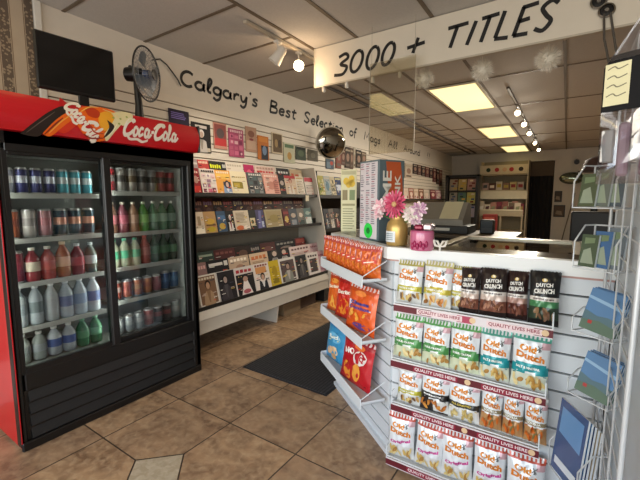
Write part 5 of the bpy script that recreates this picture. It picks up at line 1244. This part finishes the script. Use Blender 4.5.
# hanging clear bags with header cards at the top right
def hang_bag(label, px, py, yy, w, hc, hb, hcol, txt, cols, sticker):
    c = onY(px, py, yy); t = thing('hanging_pack', label, 'hanging pack', c, (0, 0, R(-22))); t.scale = (.715, .715, .715)
    m_ = MB().prism([(-w/2,0),(w/2,0),(w/2,hc*.8),(w/2-.02,hc),(-w/2+.02,hc),(-w/2,hc*.8)], -.004, .004, mat(hcol, .75, spec=.2), 'y'); m_.build('header_card', t, True)
    if txt:
        m_ = MB(); put_text(m_, txt[0], lambda u, v: (u, -.0052, v), .035, hc*.62, w*.42, hc*.13, mat('#d8d8d4', .5), .03); put_text(m_, txt[1], lambda u, v: (u, -.0052, v), .035, hc*.30, w*.42, hc*.2, mat('#d8d8d4', .5), .03); m_.build('card_text', t)
    if sticker:
        m_ = MB().add([(-w/2+.004,-.0055,hc*.1), (-w/2+.062,-.0055,hc*.1), (-w/2+.062,-.0055,hc*.85), (-w/2+.004,-.0055,hc*.85)], [(0,1,2,3)], mat('#c8c09a', .6))
        for q_ in range(4): stroke(m_, [(-w/2+.01, hc*(.75-.16*q_)), (-w/2+.025, hc*(.79-.16*q_)), (-w/2+.035, hc*(.74-.16*q_)), (-w/2+.055, hc*(.78-.16*q_))], .003, lambda u, v: (u, -.006, v), mat('#6a6450', .6))
        so_ = m_.build('price_sticker', t); so_['label'] = 'handwritten yellowish price sticker'
    m_ = MB(); nu, nv = 10, 12; f = bag_surf(w, hb, .05)
    for side in (1, -1):
        vs = [(w/2*(-1+2*i/nu), f(w/2*(-1+2*i/nu), hb*j/nv)*side, -hb+hb*j/nv) for j in range(nv+1) for i in range(nu+1)]
        m_.add(vs, [(j*(nu+1)+i, j*(nu+1)+i+1, (j+1)*(nu+1)+i+1, (j+1)*(nu+1)+i) for j in range(nv) for i in range(nu)], glass('cello', '#e8e8ea', .10, .08), True)
    m_.build('clear_bag', t)
    for k in range(4):
        m_ = MB(); x_ = -w/2+.045+(w-.07)*k/3.6; m_.box((x_, -.008, -hb+.02), (x_+.026, .012, -.035), mat(cols[k % len(cols)], .6), .006); m_.build('sock' if False else 'content_piece', t)
    MB().box((-w/2+.006, -.006, -hb+.06), (-w/2+.036, .004, -.05), mat('#c8c4c0', .5), .003).build('tag_strip', t)
    m_ = MB()
    m_.add([(-w/2+.01,-.005,hc*.9), (w/2-.01,-.005,hc*.9), (.02,.0,hc+.17), (0,.0,hc+.17), (-w/2+.01,.006,hc*.9), (w/2-.01,.006,hc*.9)], [(0,1,2,3), (5,4,3,2), (0,3,4), (1,5,2)], glass('cello', '#e8e8ea', .10, .08)); m_.build('bag_neck', t)
    MB().tube([(0, .004, hc*.9), (0, .05, hc*.98), (.04, .10, hc)], .003, wire, 6).build('hook', t)
hang_bag('clear bag of striped lilac goods with black header card, upper right corner', 659, 104, .93, .25, .15, .2, '#121113', ('WEST', 'VW'), ['#a88a98', '#8a6a7c', '#b89aa8'], True)

# ================================================================== FLOOR MAT
mm_, n, b = newmat('mat_rubber', .85)
v, x, y, z = n.xyz()
rib = n.op('FRACT', n.op('MULTIPLY', n.op('ADD', x, n.op('MULTIPLY', y, .0)), 40))
n.nt.links.new(n.mix(n.op('MULTIPLY', n.noise(v, 60, 4), n.op('GREATER_THAN', rib, .3)), '#1d1d1f', '#4a4a4c'), b.inputs['Base Color'])
bp = n.nt.nodes.new('ShaderNodeBump'); bp.inputs['Strength'].default_value = .6; bp.inputs['Distance'].default_value = .005
n.nt.links.new(rib, bp.inputs['Height']); n.nt.links.new(bp.outputs[0], b.inputs['Normal'])
fmt = thing('floor_mat', 'dark grey ribbed mat lying on the floor tiles', 'floor mat', (-1.7, 2.9, 0))
MB().box((-.40, -.84, 0), (.38, .84, .007), mm_, .003).build('pile', fmt)
bm2 = MB(); bk2 = mat('#202022', .8)
for a in ((-.415,-.855,.395,-.84),(-.415,.84,.395,.855),(-.415,-.84,-.40,.84),(.38,-.84,.395,.84)): bm2.box((a[0],a[1],0), (a[2],a[3],.005), bk2, .002)
bm2.build('border', fmt)

# ================================================================== BACK OF THE SHOP
cr_ = thing('card_rack', 'black framed greeting card rack near the back left', 'card rack', (-2.3, 10.6, 0))
X0b, X1b = onY(445, 200, 10.6).x, onY(478, 200, 10.6).x
zb0, zb1 = .55, onY(460, 175, 10.6).z
o = MB().box((X0b+2.3, .02, .0), (X1b+2.3, .3, zb0), dkw).box((X0b+2.3, .2, zb0), (X1b+2.3, .3, zb1), mat('#3a3026', .7)); o.build('cabinet', cr_)
o = MB(); bkf = mat('#120f0d', .5)
for a in ((X0b, zb0, X0b+.07, zb1), (X1b-.07, zb0, X1b, zb1), (X0b, zb1-.05, X1b, zb1)): o.box((a[0]+2.3, 0, a[1]), (a[2]+2.3, .2, a[3]), bkf)
o.build('frame', cr_)
cols9 = ['#a89a84', '#b8a46a', '#b08a80', '#9a9488', '#5a7a6a', '#b8b46a', '#8a7a6a', '#a8784a', '#a8a0b0', '#6a8a7a', '#a05a50', '#b8b0a0']
for r_ in range(3):
    zz = zb1-.42-r_*.36
    MB().box((X0b+2.37, .0, zz-.02), (X1b+2.23, .2, zz), bkf).build('ledge', cr_)
    for c_ in range(3):
        w_ = (X1b-X0b-.16)/3; xx = X0b+.08+w_*(c_+.5)
        m_ = MB().box((-w_*.45, 0, 0), (w_*.45, .01, .31), pm(cols9[(r_*3+c_) % 12])); rd = random.Random(r_*3+c_)
        for q_ in range(4): u = rd.uniform(-.3,.1)*w_; v_ = .03+.07*q_; m_.add([(u, -.002, v_), (u+w_*.35, -.002, v_), (u+w_*.35, -.002, v_+.045), (u, -.002, v_+.045)], [(0,1,2,3)], pm(rd.choice(['#3a4a44', '#d8ccb0', '#7a3a34', '#c8a850', '#4a5a7a'])))
        o = m_.build('greeting_card'); o.location = (xx, 10.62+.04, zz+.004); o.rotation_euler = (R(-8), 0, 0)
        tag(o, '%s card, %s in %s row of the back card rack' % (['tan','mustard','dusty rose','grey beige','green','lime','brown','amber','lavender','sage','brick','ivory'][(r_*3+c_) % 12], ['left','middle','right'][c_], ['the top','the second','the third','the bottom'][r_]), 'greeting card', 'cards on the back rack')
su = thing('shelf_unit', 'pale shelf unit with stock left of the back doorway', 'shelf unit', (-1.5, 11.55, 0))
X0s, X1s = onY(479, 200, 11.4).x+1.5, onY(527, 200, 11.4).x+1.5
wd_ = mat('#b8a98c', .6)
MB().box((X0s, .3, 0), (X1s, .33, 2.42), mat('#8f8268', .7)).build('back_panel', su)
MB().box((X0s, -.15, 0), (X0s+.03, .3, 2.4), wd_).build('side_panel', su); MB().box((X1s-.03, -.15, 0), (X1s, .3, 2.4), wd_).build('side_panel', su)
zsh = [onY(500, q_, 11.4).z for q_ in (166.5, 176, 186, 194)]
zsh = [onY(500, 174.5, 11.4).z, onY(500, 183, 11.4).z, onY(500, 190, 11.4).z, onY(500, 199, 11.4).z, .5]
for z_ in (zsh[0], zsh[2], zsh[4]): MB().box((X0s+.03, -.15, z_-.025), (X1s-.03, .3, z_), wd_).build('shelf', su)
MB().box((X0s, -.17, zsh[3]), (X1s, -.15, zsh[2]-.03), mat('#d8cdb0', .5)).build('fascia', su)
ns = onY(500, 168, 11.4)
fs_ = MB().box((X0s-1.5, 11.36, zsh[0]+.01), (X1s-1.5, 11.385, onY(500, 165, 11.36).z), mat('#c8b898', .6))
for u, c in ((.18,'#2a3a2a'), (.36,'#a8383a'), (.52,'#c8a080'), (.66,'#a8383a'), (.85,'#3a302a')):
    xx = X0s-1.5+(X1s-X0s)*u; zz = (zsh[0]+onY(500,165,11.36).z)/2; fs_.add([(xx+.06*math.cos(i*PI/4), 11.358, zz+.06*math.sin(i*PI/4)) for i in range(8)], [tuple(range(8))], pm(c))
tag(fs_.build('stock_box'), 'long pale box with coloured symbols on top of the shelf unit', 'box')
rd = random.Random(12)
def stock(n_, z_, cols, hh, lab, y_=11.46):
    xx = X0s-1.5+.06; tot = X1s-X0s-.14; w_ = tot/n_
    for i in range(n_):
        h_ = hh*rd.uniform(.75, 1)
        m_ = MB().box((0, 0, 0), (w_*.9, .1, h_), pm(cols[i % len(cols)][0]), .004); m_.add([(w_*.15,-.002,h_*.3), (w_*.75,-.002,h_*.3), (w_*.75,-.002,h_*.7), (w_*.15,-.002,h_*.7)], [(0,1,2,3)], pm(rd.choice(['#e0d4c0','#8a3a3a','#5a5a5a','#b8a050'])))
        o = m_.build('stock_carton'); o.location = (xx+w_*i, y_, z_+.001); tag(o, '%s carton, %s on %s' % (cols[i % len(cols)][1], nth(i, n_), lab), 'carton', 'cartons on ' + lab)
stock(6, zsh[2], [('#b89a90','pinkish'), ('#6a4a44','brown'), ('#c8bca8','cream'), ('#8a6a5a','tan'), ('#b8a878','straw'), ('#a8a098','grey')], .24, 'the upper shelf of the back unit')
# rummage of papers below: individually leaning cards
for i in range(14):
    u = (i+.5)/14; xx = X0s-1.5+.08+(X1s-X0s-.16)*u
    c = [('#b8a890','beige'), ('#8a5a50','red brown'), ('#d0c4ac','ivory'), ('#6a5a4a','umber'), ('#a87a6a','clay'), ('#c8b8a0','sand'), ('#7a3a40','wine')][i % 7]
    m_ = MB().box((-.07, 0, 0), (.07, .012, .27+.1*rd.random()), pm(c[0])); m_.add([(-.05,-.002,.1), (.04,-.002,.12), (.05,-.002,.24), (-.04,-.002,.22)], [(0,1,2,3)], pm(rd.choice(['#8a8a6a','#5a3a3a','#d8d0c0','#a08a4a'])))
    o = m_.build('leaflet'); o.location = (xx, 11.14+.06*(i % 2), .934); o.rotation_euler = (R(-6), 0, 0)
    tag(o, '%s leaflet, %s in the bin under the back shelf' % (c[1], nth(i, 14)), 'leaflet', 'leaflets in the bin')
rc = thing('wooden_bin', 'pale wooden bin of leaflets below the back shelf unit', 'bin', (-1.5, 11.02, 0))
m_ = MB().box((X0s+.02, .06, .9), (X1s-.05, .3, .93), wd_); m_.build('bin_floor', rc)
MB().prism([(.06,.93),(.09,.93),(.09,1.08),(.06,1.05)], X0s+.02, X1s-.05, wd_, 'x').build('bin_front', rc, True)
for u in (X0s+.02, (X0s+X1s)/2, X1s-.09): MB().box((u, .06, 0), (u+.04, .1, 1.0 if u < 0 else .9), wd_).build('leg', rc)
pr = onY(487, 232, 10.2)
rt_ = thing('red_crate', 'red crate standing before the back shelf unit', 'crate', (onY(489, 225, 10.2).x, 10.2, 0))
MB().box((-.16, 0, 0), (.16, .25, .97), mat('#8a2a26', .6), .01).build('crate_body', rt_); MB().box((-.12, -.004, .6), (.12, .0, .9), mat('#b8584a', .6)).build('crate_panel', rt_)
# pictures, mirror and camera on the back wall
for i, (x0_, x1_, y0_, y1_, c, lab) in enumerate(((554,562,191,202,'#4a4038','upper small dark picture on the back wall beside the doorway'), (553,565,205,217,'#5a4a3c','lower small dark picture on the back wall beside the doorway'))):
    a, b2 = onY(x0_, (y0_+y1_)/2, YB-.02), onY(x1_, (y0_+y1_)/2, YB-.02); z1_, z0_ = onY((x0_+x1_)/2, y0_, YB-.02).z, onY((x0_+x1_)/2, y1_, YB-.02).z
    t = thing('picture', lab, 'picture', ((a.x+b2.x)/2, YB-.03, z0_)); w = (b2.x-a.x)/2; hh = z1_-z0_
    MB().box((-w, 0, 0), (w, .028, hh), mat('#2c241e', .5), .004).build('picture_frame', t)
    m_ = MB(); m_.add([(-w+.03,-.002,.03), (w-.03,-.002,.03), (w-.03,-.002,hh-.03), (-w+.03,-.002,hh-.03)], [(0,1,2,3)], pm(c)); m_.add([(-w*.6,-.004,.08), (w*.6,-.004,.05), (w*.4,-.004,hh*.5), (-w*.4,-.004,hh*.55)], [(0,1,2,3)], pm('#8a7a68')); m_.build('print', t)
c = onY(572, 178, YB-.2); t = thing('security_mirror', 'oval convex mirror on the back wall right of the doorway', 'mirror', (c.x, YB, c.z))
m_ = MB(); m_.T = Matrix.Translation((0, -.12, 0)) @ Matrix.Rotation(R(90), 4, 'X') @ Matrix.Scale(.55, 4, (0,1,0)); m_.lathe([(.27*math.sin(a*.157), .10*math.cos(a*.157)) for a in range(10, 0, -1)]+[(.01,.10)], mat('#8a9484', .08, .9), 24, capb=False); m_.build('mirror_dome', t)
m_ = MB(); m_.T = Matrix.Translation((0, -.12, 0)) @ Matrix.Rotation(R(90), 4, 'X') @ Matrix.Scale(.55, 4, (0,1,0)); m_.lathe([(.27,-.1),(.285,-.01),(.285,.01),(.27,.015)], mat('#3a3a34', .5), 24); m_.build('rim', t)
c = onY(577, 159, YB-.1); t = thing('security_camera', 'small black camera on the back wall above the oval mirror', 'camera', (c.x, YB, c.z))
MB().tube([(0,0,0), (0,-.07,-.02)], .02, black, 8).build('bracket', t); MB().tube([(0,-.05,-.05), (.0,-.22,-.09)], [.06,.06], black, 12).build('camera_body', t)
a, b2 = onY(575, 193, YB-.02), onY(560, 246, YB-.02)
tag(MB().tube([a, b2], .012, mat('#6f634e', .6), 6).build('conduit'), 'thin slanting conduit on the back wall below the oval mirror', 'conduit')
# dark cap and stock at the right behind the grid
c = onY(597, 172, 4.62); t = thing('ball_cap', 'brown cap hung far behind the wire grid', 'cap', c)
MB().lathe([(.12,0),(.125,.05),(.1,.12),(.04,.15)], mat('#3a231c', .7), 18).build('crown', t); MB().prism([(-.1,-.02),(-.16,-.12),(0,-.2),(.12,-.1),(.1,0)], -.005, .01, mat('#2c1a16', .7)).build('brim', t)
st_ = thing('cap_stand', 'dark stand holding the brown cap behind the counter', 'stand', (c.x, 4.62, 0))
MB().tube([(0,0,.02), (0,0,c.z-.006)], .03, mat('#17130f', .6), 10).build('pole', st_); MB().lathe([(.14,0),(.14,.02)], mat('#17130f', .6), 20).build('base', st_)
c2_ = onY(590, 236, 4.3); t = MB().box((c2_.x-.16, 4.2, 0), (c2_.x+.35, 4.45, onY(590, 212, 4.2).z), mat('#15120f', .6), .01)
tag(t.build('dark_cabinet'), 'black cabinet behind the counter near the wire grid', 'cabinet')

# ================================================================== WORLD, DAYLIGHT, CAMERA
w = bpy.data.worlds.new('daylight'); S.world = w; w.use_nodes = True
bg = w.node_tree.nodes['Background']; sky = w.node_tree.nodes.new('ShaderNodeTexSky'); sky.sky_type = 'NISHITA'; sky.sun_disc = False
sky.sun_elevation = R(35); sky.sun_rotation = R(30)
mxw = w.node_tree.nodes.new('ShaderNodeMix'); mxw.data_type = 'RGBA'; mxw.inputs[0].default_value = .85; mxw.inputs[7].default_value = (1.0, .965, .92, 1)
w.node_tree.links.new(sky.outputs[0], mxw.inputs[6]); w.node_tree.links.new(mxw.outputs[2], bg.inputs[0]); bg.inputs[1].default_value = 2.45
po = add_light('window_daylight', 'AREA', ((XW+XR)/2, YF-.05, 1.27), 1, (1,1,1), XR-XW, (R(90), 0, 0), 1.85)
po.data.cycles.is_portal = True
cam = bpy.data.cameras.new('camera'); co = bpy.data.objects.new('camera', cam); COL.objects.link(co)
cam.sensor_fit = 'HORIZONTAL'; cam.sensor_width = 36; cam.lens = FPX/640*36; cam.clip_start = .02
co.location = CAM; co.rotation_euler = Matrix((RT, UP, -FW)).transposed().to_euler()
S.camera = co
S.view_settings.view_transform = 'Standard'; S.view_settings.look = 'None'; S.view_settings.gamma = 1.0; S.view_settings.exposure = 0.78
S.cycles.max_bounces = 8; S.cycles.transparent_max_bounces = 24; S.cycles.sample_clamp_indirect = 6; S.cycles.caustics_reflective = False; S.cycles.caustics_refractive = False
